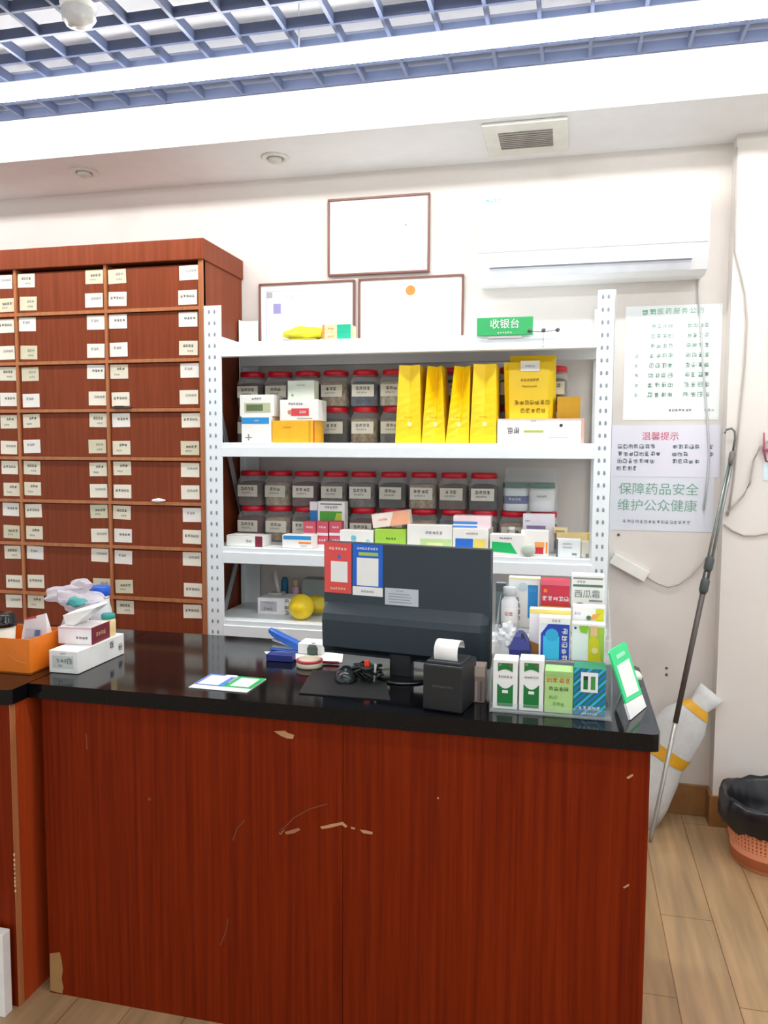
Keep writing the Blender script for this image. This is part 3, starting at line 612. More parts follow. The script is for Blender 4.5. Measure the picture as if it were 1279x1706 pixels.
# ------------------------------------------------------------------ lowest shelf in view
s4 = SH[3]
cwh = carton('medicine_box', 'white printed box on the lowest shelf beside the yellow ball', 429, 487, 997, 3.12, s4, .12, mat('f2f2f5', .5), [('f', 'q', .08, .2, .55, .8, mat('c2c4cc', .6)), ('f', 's', 6, .32, .7, .006, GREYINK), ('f', 's', 3, .3, .35, .012, GREYINK), ('f', 'v', 3, .84, .5, .02, GREYINK)], group=G_B)
YB = mat('f4d41c', .42)
p = at(502, 1018, 3.06); q = at(482, 1018, 3.06); r_ = p.x-q.x
b = MB(); b.lathe([(max(.001, r_*math.sin(a)), r_-r_*math.cos(a)) for a in [math.pi*i/16 for i in range(17)]], YB, n=28); tag(b.build('yellow_ball', None, (p.x, 3.06, s4+.001)), 'bright yellow ball on the lowest shelf', 'ball')
p = at(528, 1012, 3.14); b = MB(); b.blob((0, 0, .036), (.05, .045, .038), mat('c9b41c', .5), .12, 7, 3, 3.); tag(b.build('yellow_pouch', None, (p.x, 3.14, s4+.014)), 'crumpled dull yellow pouch behind the yellow ball', 'pouch')
carton('grey_carton', 'grey carton at the back of the lowest shelf behind the yellow pouch', 503, 548, 966, 3.24, s4, .08, mat('8d9692', .6))
zc = TOP[cwh.name]
p = at(484, 985, 3.2); t = thing('hand_cream_bottle', 'pink bottle with beige cap standing behind the white printed box', 'bottle', (p.x, 3.27, s4+.001))
zz = at(484, 965, 3.27).z-s4; b = MB(); b.lathe([(.02, 0), (.022, .004), (.02, zz*.72), (.012, zz*.78)], mat('cfa0b4', .4), n=20); b.build('bottle_body', t)
b = MB(); b.lathe([(.013, zz*.77), (.015, zz*.8), (.014, zz)], mat('c8b092', .4), n=18); b.build('cap', t)
p = at(466, 996, 3.2); b = MB(); b.tube([(0, 0, 0.004), (-.028, .02, .1)], [.007, .011], mat('c9c4c2', .4), 10); b.box(-.04, .02, -.02, .03, 0, .012, mat('bcbcb6', .5), .003); tag(b.build('toothbrush_stand', None, (p.x, 3.19, zc+.001)), 'pale stick in a low stand on the white printed box', 'stick')
p = at(473, 985, 3.28); b = MB(); b.lathe([(.014, 0), (.016, .004), (.016, .12), (.01, .135)], mat('1f6f94', .4), n=16); tag(b.build('teal_tube', None, (p.x, 3.29, s4+.001)), 'dark teal tube standing left of the pink bottle', 'tube')
# ------------------------------------------------------------------ on the counter: monitor, printer, desk clutter
C0 = CTZ+.0006
t = thing('monitor', 'black computer monitor seen from behind on the counter, payment stickers on its back', 'monitor', (-.437, 2.11, C0), math.radians(-8.2))
DK = mat('2c3840', .45, vary=.03); DK2 = mat('1a2126', .4, vary=.03)
b = MB(); b.box(-.2435, .2435, -.004, .022, .046, .368, DK, .003); b.build('screen_housing', t)
b = MB(); prof = [(-.004, .196), (-.034, .168), (-.04, .15), (-.036, .075), (-.018, .056), (-.004, .052)]
b.loft([[(x, y*k, z) for y, z in prof] for x, k in ((-.241, .25), (-.232, 1), (.19, 1), (.225, .9), (.241, .25))], DK, smooth=False)
b.decal([(-.205, -.0185, .057), (.2, -.0185, .057), (.2, -.0345, .072), (-.205, -.0345, .072)], DK2)
b.build('rear_cover', t)
b = MB(); b.box(-.032, .032, -.03, .0, .004, .12, BLACK, .006); b.build('stand_neck', t)
b = MB(); b.lathe([(.082, 0), (.082, .004), (.07, .007), (.02, .009)], BLACKGLOSS, n=32); b.build('stand_base', t)
def sticker(name, x0, x1, z0, z1, m_, deco):
    b = MB(); b.box(x0, x1, -.0052, -.004, z0, z1, m_)
    for d in deco:
        if d[0] == 'q': b.decal([(x0+(x1-x0)*u, -.0056-d[6], z0+(z1-z0)*v) for u, v in ((d[1], d[2]), (d[3], d[2]), (d[3], d[4]), (d[1], d[4]))], d[5])
        if d[0] == 's': b.scribble(d[1], (x0+(x1-x0)*d[2], -.0064, z0+(z1-z0)*d[3]), X, Z, d[4], d[5])
        if d[0] == 'c': b.decal([(x0+(x1-x0)*d[1]+d[3]*math.cos(i*.5236), -.006, z0+(z1-z0)*d[2]+d[3]*math.sin(i*.5236)) for i in range(12)], d[4])
    o = b.build(name, t); return o
SALMON = mat('e8504c', .45); SBLUE = mat('1264d2', .45)
o = sticker('payment_sticker', -.2405, -.157, .222, .366, SALMON, [('s', 6, .5, .88, .008, PAPER), ('c', .55, .72, .006, mat('4a6ad0', .5)), ('q', .24, .22, .86, .63, PAPER, 0), ('s', 6, .5, .09, .007, mat('ffd8b0', .5))]); o['label'] = 'red payment sticker with white panel'
o = sticker('payment_sticker', -.153, -.062, .246, .365, SBLUE, [('s', 8, .5, .9, .007, PAPER), ('q', .2, .73, .85, .81, mat('a8c84a', .5), 0), ('q', .14, .02, .86, .68, PAPER, 0)]); o['label'] = 'blue payment sticker with white panel'
o = sticker('name_strip', -.153, -.062, .220, .245, PAPER, [('s', 5, .5, .5, .007, GREYINK)])
o = sticker('rating_label', -.055, .043, .2, .247, mat('c6ccd2', .5), [('s', 4, .45, .86, .005, GREYINK)]+[('q', .1, .15+.16*i, .1+.7-.05*(i % 2), .21+.16*i, mat('9aa2aa', .6), 0) for i in range(4)])

t = thing('receipt_printer', 'black receipt printer with a curl of white paper, before the monitor', 'printer', (-.276, 1.897, C0), math.radians(-10))
b = MB(); b.box(-.05, .05, -.06, .06, 0, .114, mat('181b1e', .4), .005); b.build('printer_body', t)
b = MB(); b.box(-.044, .044, -.052, .02, .112, .121, mat('22262a', .45), .003); b.scribble(8, (0, -.0608, .062), X, Z, .0055, mat('5a6060', .5), 1.2); b.box(-.04, .04, .024, .05, .112, .117, mat('22262a', .45), .002); b.build('lid', t)
b = MB(); path = [(-.034, .119), (-.038, .135), (-.036, .15), (-.027, .161), (-.012, .166), (.006, .163), (.017, .153), (.02, .142)]
b.loft([[(-.03, y, z), (.03, y, z), (.03, y+.0006, z-.0006), (-.03, y+.0006, z-.0006)] for y, z in path], PAPER); b.build('paper_strip', t)

pts = [atz(x, y, CTZ) for x, y in ((520, 1118), (640, 1124), (650, 1168), (498, 1156))]
b = MB(); b.prism([(p.x, p.y) for p in pts], CTZ+.0006, CTZ+.0032, 'z', mat('17181a', .5)); tag(b.build('mouse_pad'), 'thin dark mouse pad under the mouse on the counter', 'mouse pad')
p = atz(571, 1138, CTZ); t = thing('computer_mouse', 'dark glossy computer mouse on the pad at the left of the monitor stand', 'mouse', (p.x, p.y+.03, CTZ+.0036), .25)
b = MB(); rings = []
for k in range(9):
    a = math.pi*k/8; yy = -.052*math.cos(a); s_ = max(.08, math.sin(a))**.6
    rings.append([(.031*s_*math.cos(q), yy, max(0, .034*s_*math.sin(q)*(1 if k < 5 else 1))) for q in [math.pi*i/10 for i in range(11)]])
b.loft(rings, mat('22282a', .2), closed=True); b.build('mouse_body', t)
b = MB(); b.box(-.003, .003, -.035, -.018, .027, .034, mat('6a7274', .3), .002); b.build('scroll_wheel', t)
p = atz(612, 1138, CTZ); t = thing('cable_bundle', 'tangled black cables with an orange-red connector between mouse and monitor stand', 'cable', (p.x-.005, p.y+.02, C0))
b = MB(); P = []
for i in range(90):
    a = i*.42; rr = .032+.010*math.sin(i*1.7); P.append((rr*math.cos(a)*(.9+.2*math.sin(i*.31)), rr*.7*math.sin(a)+.01*math.sin(i*.23), .008+.034*abs(math.sin(i*.29))))
b.tube(P, .0042, mat('191b1c', .4), 6); b.build('cable', t)
b = MB(); b.box(-.006, .008, -.016, -.004, .042, .06, mat('e2482c', .4), .002); b.tube([(.001, -.01, .008), (.001, -.01, .044)], .004, BLACK); b.build('connector', t)
b = MB(); b.tube([(.022, -.016, .004), (.026, -.014, .052)], .0035, mat('aab0b0', .3)); b.build('plug', t)

p = atz(470, 1089, CTZ); t = thing('stapler', 'open blue stapler on white papers on the counter, before the rack', 'stapler', (p.x, p.y+.03, C0+.0012), -.12)
SB = mat('2f68c8', .35)
b = MB(); b.box(-.05, .05, -.014, .014, 0, .008, SB, .003); b.box(-.045, .045, -.006, .006, .008, .012, mat('a8acb0', .3)); b.build('base', t)
b = MB(); b.loft([[(x, y*w_, z0+zz*h_) for y, zz in ((-.013, 0), (.013, 0), (.013, .8), (.007, 1), (-.007, 1), (-.013, .8))] for x, z0, h_, w_ in ((-.054, .056, .012, .8), (-.04, .045, .02, 1), (.0, .026, .024, 1), (.035, .012, .026, 1), (.05, .008, .022, .9))], SB, smooth=False); b.build('upper_arm', t)
b = MB(); b.loft([[(x, y, z0+zz) for y, zz in ((-.007, 0), (.007, 0), (.007, .006), (-.007, .006))] for x, z0 in ((-.044, .03), (.045, .010))], mat('c4c8cc', .3), smooth=False); b.build('magazine', t)
def flatpaper(label, quad, z, m_=PAPER, th=.0009, name='paper_sheet'):
    P = [atz(x, y, CTZ) for x, y in quad]; b = MB(); b.prism([(p.x, p.y) for p in P], z, z+th, 'z', m_); return tag(b.build(name), label, 'paper')
flatpaper('white paper sheets under the blue stapler', ((440, 1086), (448, 1096), (532, 1101), (525, 1086)), CTZ+.0004)
flatpaper('white paper slip between the stamp pad and the monitor', ((528, 1088), (572, 1086), (570, 1104), (532, 1108)), CTZ+.0004)
carton('white_box', 'small white box right of the blue stapler, beside the monitor', 496, 536, 1066, 2.27, CTZ+.0016, .07, PAPER, h=.032)
carton('pen_box', 'navy blue flat box lying left of the round stamp pad', 443, 486, 1099, 2.17, CTZ+.0004, .035, mat('27347e', .45), h=.02)
p = atz(509, 1116, CTZ); t = thing('stamp_pad', 'round cream stamp pad with a red rim on the counter', 'stamp pad', (p.x, p.y+.035, C0))
b = MB(); b.lathe([(.036, 0), (.038, .004), (.038, .014), (.034, .016), (.032, .0235), (.005, .024)], mat('d8ccb4', .45), n=28); b.build('pad_body', t)
b = MB(); b.lathe([(.0375, .0155), (.039, .017), (.039, .021), (.036, .0225), (.03, .0225)], mat('b83040', .4), n=28); b.build('lid', t)
p = atz(545, 1107, CTZ); b = MB(); b.tube([(-.035, 0, .004), (.03, .006, .004), (.036, .0065, .004)], [.004, .004, .001], mat('8c1f34', .4)); tag(b.build('red_pen', None, (p.x, p.y, C0+.0012)), 'dark red pen lying right of the stamp pad', 'pen')
p = atz(517, 1094, CTZ); b = MB(); b.lathe([(.02, 0), (.021, .018), (.016, .03), (.004, .033)], mat('47564e', .5), n=20); tag(b.build('dark_cap', None, (p.x, p.y+.03, C0+.0012)), 'dark green-grey cap behind the stamp pad', 'cap')
b = MB(); b.box(-.0835, .0835, -.063, .063, 0, .0022, PAPER, .0004, 1)
put(b, .167, .126, .0022, [('p', 'q', .52, .22, 1, 1, mat('19b35a', .45)), ('p', 'q', .6, .3, .92, .9, PAPER), ('p', 'q', .0, .22, .5, 1, mat('6a7fd0', .45)), ('p', 'q', .06, .25, .42, .9, PAPER), ('p', 'q', .42, .22, .52, .5, mat('2f8fd8', .45)), ('p', 'q', .3, .86, .5, 1, PAPER), ('p', 's', 6, .25, .1, .007, mat('c8cce0', .5))])
tag(b.build('payment_card', None, (-.881, 1.929, C0), -.03), 'white payment card with blue and green panels lying flat on the counter', 'card')

# ------------------------------------------------------------------ acrylic display stand and its medicines
ACR = clear('acrylic', 'e8f0f0', .07, .05)
t = thing('acrylic_stand', 'clear stepped acrylic stand at the right end of the counter', 'display stand', (0, 0, 0))
AX0, AX1, AF = -.176, .108, 1.868
T2Y, T2Z, T3Y, T3Z, ABK = 1.965, .985, 2.078, 1.028, 2.18
b = MB(); b.box(AX0+.003, AX1-.003, AF, T2Y-.005, CTZ+.001, CTZ+.004, ACR); b.box(AX0+.003, AX1-.003, AF, AF+.003, CTZ+.004, CTZ+.024, ACR); b.build('front_tray', t)
b = MB(); b.box(AX0+.003, AX1-.003, T2Y-.004, T2Y-.001, CTZ+.001, T2Z, ACR); b.box(AX0+.003, AX1-.003, T2Y-.001, T3Y-.006, T2Z-.003, T2Z, ACR); b.build('middle_step', t)
b = MB(); b.box(AX0+.003, AX1-.003, T3Y-.005, T3Y-.002, T2Z-.003, T3Z, ACR); b.box(AX0+.003, AX1-.003, T3Y-.002, ABK-.004, T3Z-.003, T3Z, ACR); b.build('upper_step', t)
b = MB(); b.box(AX0+.003, AX1-.003, ABK-.003, ABK, CTZ+.001, 1.11, ACR); b.build('back_panel', t)
for x in (AX0, AX1-.003):
    b = MB(); b.prism([(AF-.002, CTZ+.001), (ABK+.002, CTZ+.001), (ABK+.002, 1.13), (T3Y, 1.09), (T2Y, 1.03), (AF-.002, .94)], x, x+.003, 'x', ACR); b.build('side_panel', t)
z1_, GA = CTZ+.0042, 'medicines in the acrylic stand'
DG = mat('0e7a34', .45)
def gw(lb, x0, x1):
    dome = tuple((.2+.6*i/10, .52-.1*math.sin(math.pi*i/10)*-1 if False else .53-.07*math.sin(math.pi*i/10)) for i in range(11))
    carton('medicine_box', lb, x0, x1, 1100, 1.885, z1_, .055, PAPER, [('f', 'p', ((.18, .06), (.82, .06))+tuple(reversed(tuple((.18+.64*i/10, .52-.10*math.sin(math.pi*i/10)) for i in range(11)))), DG), ('f', 'p', tuple((.2+.6*i/10, .76+.05*math.sin(math.pi*i/10)) for i in range(11))+((.8, .94), (.2, .94)), DG), ('f', 'q', .38, .33, .62, .39, PAPER), ('f', 's', 5, .5, .66, .006, GREYINK), ('f', 'q', .24, .88, .34, .93, mat('9a8a70', .5)), ('f', 'q', .66, .86, .78, .93, mat('7a5a48', .5))], group=GA)
gw('white and dark green box at the left of the acrylic stand front tray', 821.5, 862.5)
gw('white and dark green box in the front tray, beside the light green box', 865.5, 906)
carton('medicine_box', 'light green box with orange heading in the acrylic stand front tray', 907.5, 955, 1119, 1.885, z1_, .06, mat('b5dc8c', .5), [('f', 's', 4, .5, .78, .013, mat('e88a2a', .5)), ('f', 's', 4, .5, .58, .010, mat('4d7a34', .5)), ('f', 's', 2, .3, .38, .010, mat('9cc470', .5)), ('f', 's', 3, .5, .22, .009, mat('8fbc64', .5)), ('f', 'q', 0, .9, 1, 1, mat('a4d07a', .5))], group=GA)
def clip(poly, a, b_, c):
    out = []
    for i, p in enumerate(poly):
        q = poly[(i+1) % len(poly)]; fp, fq = a*p[0]+b_*p[1]-c, a*q[0]+b_*q[1]-c
        if fp >= 0: out.append(p)
        if fp*fq < 0: s_ = fp/(fp-fq); out.append((p[0]+(q[0]-p[0])*s_, p[1]+(q[1]-p[1])*s_))
    return out
st = []
for k in range(14):                                              # diagonal stripes
    c = -1.3+k*.2; pl = clip(clip([(0, 0), (1, 0), (1, 1), (0, 1)], -1, 1.5, c), 1, -1.5, -(c+.1))
    if len(pl) > 2: st.append(('f', 'p', tuple(pl), mat('3fb4ee' if k % 2 else '1e78d0', .45)))
st += [('f', 'q', .22, .5, .75, .92, PAPER), ('f', 'q', .3, .56, .44, .84, DG), ('f', 'q', .53, .56, .67, .84, mat('3f9a4a', .5)), ('f', 'q', .3, .76, .44, .84, mat('1c3a2c', .5)), ('f', 's', 5, .5, .17, .009, PAPER), ('f', 's', 6, .5, .05, .005, PAPER)]
carton('medicine_box', 'box with blue and green diagonal stripes at the right of the front tray', 956, 1010, 1114, 1.885, z1_, .06, mat('158a6a', .45), st, group=GA)
z2_ = T2Z+.0006
carton('medicine_box', 'white and blue box with cyan figure in the middle of the acrylic stand', 898, 950, 1029, T2Y+.012, z2_, .035, PAPER, [('f', 'q', .06, .0, .98, .84, mat('1c3fb0', .45)), ('f', 'q', .14, 0, .66, .55, mat('35b8e8', .45)), ('f', 'c', .42, .58, .016, mat('2aa8d8', .45)), ('f', 'p', ((.06, .84), (.3, .84), (.06, .6)), mat('dfe8f4', .45)), ('f', 'v', 5, .83, .36, .014, PAPER), ('f', 's', 3, .55, .92, .006, GREYINK)], group=GA)
carton('medicine_box', 'white and lime-yellow box in the middle step beside the blue box', 953, 1008, 1040, T2Y+.012, z2_, .035, mat('eaf4f2', .45), [('f', 'q', .5, 0, .98, .92, mat('aacb4a', .45)), ('f', 'p', ((.5, 0), (.9, 0), (.8, .6), (.66, .7), (.52, .6)), mat('dcd01c', .45)), ('f', 'q', .56, .68, .76, .95, mat('ecc48c', .5)), ('f', 'p', ((.22, .9), (.25, .78), (.45, .74), (.5, .95), (.22, .96)), mat('8cc832', .45)), ('f', 'c', .1, .88, .003, INK), ('f', 'q', .0, .95, 1, 1, PAPER), ('f', 'c', .7, .3, .008, mat('f0dc9a', .5))], group=GA)
carton('medicine_box', 'white box with yellow top edge and tan corner behind the blue box', 882, 951, 1016, T2Y+.053, z2_, .03, mat('f3f0f4', .5), [('f', 'q', 0, .9, 1, 1, mat('f3e37a', .5)), ('f', 's', 3, .6, .82, .006, GREYINK), ('f', 'p', ((0, 0), (.25, 0), (.25, .22), (0, .3)), mat('b98034', .5))], group=GA)
carton('medicine_box', 'white box with lemon picture behind the lime-yellow box', 954, 1008, 1011, T2Y+.053, z2_, .035, PAPER, [('f', 'q', .72, .72, .96, .96, mat('d8da1c', .5)), ('f', 'p', ((.55, .74), (.72, .76), (.9, .88), (.62, .85)), mat('eaa43a', .5)), ('f', 'c', .5, .78, .006, mat('5a7a4a', .5)), ('f', 's', 2, .15, .86, .008, mat('c8b8d8', .5))], group=GA)
z3_ = T3Z+.0006
carton('medicine_box', 'tall white box with blue right stripe at the left of the top step', 847, 900, 963, T3Y+.045, z3_, .035, mat('eef0ec', .5), [('f', 'q', .62, .2, .93, .86, mat('1f8fd4', .45)), ('f', 'q', .7, .0, .95, .16, mat('e8c04a', .5)), ('f', 'v', 4, .3, .38, .014, GREYINK), ('f', 'c', .47, .82, .012, mat('c8dce4', .5)), ('f', 's', 2, .78, .76, .010, mat('58b4e8', .5)), ('f', 'q', 0, .97, 1, 1, mat('efe6b0', .5))], group=GA)
cr_ = carton('medicine_box', 'tan and yellow box under the red box on the top step', 901, 950, 1011, T3Y+.02, z3_, .05, mat('dcae5a', .5), [('f', 'q', 0, .75, 1, 1, mat('f0c888', .5))], group=GA)
carton('medicine_box', 'red box with white writing on the top step of the acrylic stand', 901, 949, 968, T3Y+.02, TOP[cr_.name], .05, mat('cc2e46', .45), [('f', 'q', 0, .82, 1, 1, mat('e2667a', .5)), ('f', 's', 5, .52, .3, .012, PAPER), ('f', 'q', .0, .0, 1, .1, mat('c03a20', .5)), ('f', 'c', .16, .6, .005, ORANGE)], group=GA)
carton('medicine_box', 'white box with watermelon picture and grey heading on the top step', 952, 1007, 959, T3Y+.02, z3_, .05, mat('eef2ea', .5), [('f', 'q', .05, .93, .95, .96, GREYINK), ('f', 'q', .05, .8, .95, .84, mat('5c7868', .5)), ('f', 's', 3, .3, .885, .006, GREYINK), ('f', 't', '西瓜霜', .48, .67, .022, mat('6e7674', .6)), ('f', 'c', .27, .42, .017, mat('5c8c58', .5)), ('f', 'c', .32, .39, .011, mat('e0785c', .5)), ('f', 'q', .55, .55, .95, .58, GREYINK), ('f', 'c', .75, .4, .01, mat('e4ecc0', .5))], group=GA)
p = at(838, 1045, 2.1); t = thing('pill_bottle', 'clear and white medicine bottle at the left end of the top step', 'bottle', (p.x+.016, T3Y+.022, z3_))
b = MB(); b.lathe([(.02, 0), (.022, .003), (.022, .075), (.014, .088), (.014, .095)], mat('e4e4e6', .35), n=22); b.lathe([(.0224, .02), (.0224, .06)], PAPER, n=22, caps=(False, False)); b.scribble(2, (0, -.0232, .045), X, Z, .010, mat('d0606c', .5)); b.build('bottle_body', t)
b = MB(); b.lathe([(.0165, .092), (.0175, .095), (.0175, .112), (.0155, .114)], mat('c2c8cc', .35), n=22); b.build('cap', t)
carton('medicine_box', 'narrow grey-teal box behind the medicine bottle on the top step', 826, 843, 972, T3Y+.068, z3_, .025, mat('8a9ea2', .5), [('f', 'q', 0, .8, 1, 1, mat('6a7276', .5))], group=GA)
p = at(866, 1090, 1.99); b = MB(); b.loft([[(x*k, y*k, z) for x, y in ((-.027, -.03), (.027, -.03), (.027, .03), (-.027, .03))] for z, k in ((0, .95), (.02, 1), (.05, .55), (.062, .2))], mat('28307c', .4), smooth=False)
b.decal([(.004, -.0312, .012), (.024, -.0312, .016), (.008, -.0135, .058), (.002, -.014, .058)], BLACK); tag(b.build('blue_pouch', None, (p.x, T2Y+.036, z2_)), 'dark blue pyramid-shaped pouch on the middle step of the acrylic stand', 'pouch')
p = at(835, 1080, 1.99); b = MB(); b.blob((0, 0, .034), (.024, .03, .03), clear('blister_film', 'f2f4f6', .5, .12), .3, 12, 3, 5., smooth=False); tag(b.build('clear_packet', None, (p.x+.014, T2Y+.046, z2_+.012)), 'crinkled clear packet left of the dark blue pouch', 'packet')
carton('medicine_box', 'narrow brown-grey striped box between receipt printer and acrylic stand', 788, 808, 1111, 1.93, CTZ, .05, mat('8f8078', .5), [('f', 'q', 0, .72, 1, .98, mat('b8a898', .5)), ('f', 'q', .2, .05, .35, .6, mat('b4aaa4', .5)), ('f', 'q', .6, .05, .75, .6, mat('6a5c56', .5))])

# green payment stand leaning at the right end of the worktop
P0, P1 = Vector((.148, 1.889, C0)), Vector((.193, 2.0, C0)); UP = Vector((-.053, 0, .16)); e1 = P1-P0; nrm = e1.cross(UP).normalized()
t = thing('payment_stand', 'bright green-framed payment stand on a white foot at the right end of the counter', 'card stand', P0)
MINT = mat('22e08a', .4)
def Q(u, v, d=0.): return e1*u+UP*v+nrm*d
def slab(bb, pts, d0, d1, m_): bb.loft([[Q(u, v, d0) for u, v in pts], [Q(u, v, d1) for u, v in pts]], m_, smooth=False)
b = MB(); slab(b, ((.02, .24), (.98, .2), (1, .97), (.94, 1), (.06, 1), (0, .97)), 0, .004, MINT)
b.decal([Q(u, v, .0047) for u, v in ((.14, .3), (.86, .27), (.86, .76), (.14, .76))], PAPER); b.decal([Q(u, v, .0047) for u, v in ((.25, .84), (.75, .84), (.75, .9), (.25, .9))], mat('9ae8c4', .4)); b.build('green_frame', t)
b = MB(); slab(b, ((0, 0), (1, 0), (.98, .19), (.02, .23)), -.002, .004, PAPER); b.build('foot', t)
b = MB(); b.loft([[Q(.35, .5, -.001), Q(.65, .5, -.001), Q(.65, .44, -.001), Q(.35, .44, -.001)], [Vector((-.03, .05, 0)), Vector((-.025, .075, 0)), Vector((-.025, .075, .006)), Vector((-.03, .05, .006))]], mat('d4d8da', .4), smooth=False); b.build('back_prop', t)
p = atz(1068, 1140, CTZ); b = MB(); b.blob((0, 0, .012), (.018, .028, .012), mat('e8e4d8', .5), .2, 9, 2, 8.); tag(b.build('white_clip', None, (.186, p.y+.03, C0+.004)), 'small white plastic piece behind the green payment stand', 'clip')

# ------------------------------------------------------------------ left end of the counters
OR = mat('e87a12', .5)
x0, x1 = at(-60, 1100, 1.87).x, at(52, 1100, 1.88).x; H = .098
b = MB()
for q in ((x0, x1, 0, .003, .001, H), (x0, x1, .157, .16, .001, H), (x0, x0+.003, .003, .157, .001, H), (x1-.003, x1, .003, .157, .001, H), (x0, x1, 0, .16, 0, .003)): b.box(*q, OR)
b.tube([(x1-.07, -.0012, .052), (x1-.04, -.0012, .036), (x1-.01, -.0012, .03)], .0006, mat('f5a860', .5), 4)
o = b.build('orange_box', None, (0, 1.874, C0)); tag(o, 'open orange cardboard box on the side counter, holding a black-lidded cup', 'box')
cupx = at(8, 1040, 1.93).x; zl = at(10, 1020, 1.93).z
t = thing('takeaway_cup', 'pale cup with black lid standing in the orange box', 'cup', (cupx-.015, 1.935, C0+.0035))
b = MB(); b.lathe([(.03, 0), (.038, zl-CTZ-.04)], mat('e4e4d4', .5), n=24); b.build('cup_body', t)
b = MB(); hz = zl-CTZ-.045; b.lathe([(.041, hz), (.042, hz+.012), (.038, hz+.016), (.037, hz+.032), (.034, hz+.036), (.01, hz+.034)], BLACKGLOSS, n=24); b.build('lid', t)
p = at(62, 1040, 1.95); b = MB(); b.loft([[(-.043, -.012, 0), (.04, -.014, 0), (.042, .012, 0), (-.042, .014, 0)], [(-.047, -.016, .06), (.044, -.018, .06), (.046, .012, .06), (-.045, .016, .06)], [(-.04, -.006, .125), (.03, -.004, .145), (.03, .0, .145), (-.04, .0, .125)]], mat('ece8ea', .5), smooth=False)
b.decal([(-.03, -.0205, .075), (.0, -.0205, .075), (.0, -.0165, .1), (-.03, -.0165, .1)], mat('c8ccd8', .5)); b.decal([(.004, -.0208, .08), (.02, -.0208, .08), (.02, -.017, .098), (.004, -.017, .098)], mat('5878b8', .5)); b.decal([(-.036, -.0075, .123), (-.0, -.0065, .13), (-.0, -.006, .137), (-.036, -.007, .128)], mat('d04a54', .5))
tag(b.build('white_packet', None, (p.x-.028, 1.99, C0+.0035)), 'white packet with blue and red print sticking out of the orange box', 'packet')
lx0, lx1 = -1.412, -1.321; lz = .063
b = MB(); wd, dp = lx1-lx0, .235; b.box(-wd/2, wd/2, -dp/2, dp/2, 0, lz, mat('f3f3f0', .45), .001, 1)
put(b, wd, dp, lz, [('f', 'q', .12, .22, .85, .78, mat('ccd4d0', .5)), ('f', 's', 3, .45, .55, .011, GREYINK), ('f', 's', 1, .72, .55, .016, mat('5c6462', .5)), ('f', 's', 2, .4, .34, .006, GREYINK), ('r', 's', 1, .7, .68, .022, mat('5c6066', .5)), ('r', 's', 1, .9, .42, .02, mat('5c6066', .5)), ('f', 's', 4, .5, .88, .004, GREYINK)])
lb_ = tag(b.build('medicine_box', None, ((lx0+lx1)/2, 1.907+dp/2, C0+.0006)), 'long white box lying lowest in the pile at the left end of the counter', 'box')
b = MB(); wd2, dp2, hz2 = .105, .1, .05; b.box(-wd2/2, wd2/2, -dp2/2, dp2/2, 0, hz2, mat('efe9ea', .45), .001, 1)
put(b, wd2, dp2, hz2, [('r', 'q', 0, 0, 1, 1, mat('7c2432', .45)), ('r', 's', 4, .5, .5, .012, mat('d8b88c', .5)), ('f', 's', 4, .72, .4, .008, INK), ('f', 'q', .0, .9, 1, 1, mat('d8b8c0', .5))])
tz = C0+.0012+lz
tag(b.build('medicine_box', None, (-1.382, 2.03, tz), .05), 'white box with dark maroon end on the long white box', 'box')
p = at(168, 1000, 2.2); t = thing('blue_cap_bottle', 'white bottle with bright blue cap behind the boxes at the left', 'bottle', (-1.455, 2.23, C0))
b = MB(); b.lathe([(.03, 0), (.033, .004), (.033, .11), (.027, .135), (.026, .162)], mat('eef0f2', .35), n=26); b.lathe([(.0262, .12+.03), (.0275, .153)], mat('d86a7a', .5), n=26, caps=(False, False)); b.build('bottle_body', t)
b = MB(); b.lathe([(.028, .160), (.03, .163), (.03, .186), (.027, .19)], mat('1f5fd0', .35), n=26); b.build('cap', t)
t = thing('teal_cap_bottle', 'pale yellow bottle with teal cap behind the maroon-ended box', 'bottle', (-1.352, 2.108, tz))
b = MB(); b.lathe([(.02, 0), (.022, .003), (.022, .045), (.018, .053)], mat('f2d8a0', .35), n=22); b.build('bottle_body', t)
b = MB(); b.lathe([(.0195, .051), (.0205, .053), (.0205, .063), (.018, .066)], mat('2a9a92', .4), n=22); b.build('cap', t)
tz2 = tz+hz2+.0012
b = MB(); b.loft([[(-.05, -.03, .0), (-.02, -.035, .0), (-.02, .03, .0), (-.05, .035, .0)], [(-.055, -.035, .028), (.05, -.03, .055), (.052, .03, .058), (-.05, .035, .032)], [(-.04, -.02, .036), (.047, -.018, .062), (.047, .02, .064), (-.04, .02, .038)]], PAPER, smooth=False)
tag(b.build('white_pouch', None, (-1.372, 2.03, tz2)), 'white folded paper pouch on the maroon-ended box', 'pouch')
b = MB(); b.blob((0, 0, .04), (.08, .055, .038), clear('bag_film', 'ebe8f2', .36, .25), .42, 4.5, 4, 5.3, smooth=False)
o = b.build('plastic_bag', None, (-1.468, 2.12, 1.016)); tag(o, 'crumpled translucent lilac plastic bag heaped over the boxes at the left', 'bag')
b = MB(); b.blob((0, 0, 0), (.032, .02, .014), mat('3f9a98', .5), .2, 8, 3, 1.1); b.build('teal_wrapper', o).location = (.035, -.05, .028)
b = MB(); b.blob((0, 0, .05), (.05, .045, .055), mat('e2dfe8', .5), .15, 8, 3, 9.); tag(b.build('white_bundle', None, (-1.475, 2.125, C0+.012)), 'white wrapped bundle under the lilac plastic bag', 'bundle')
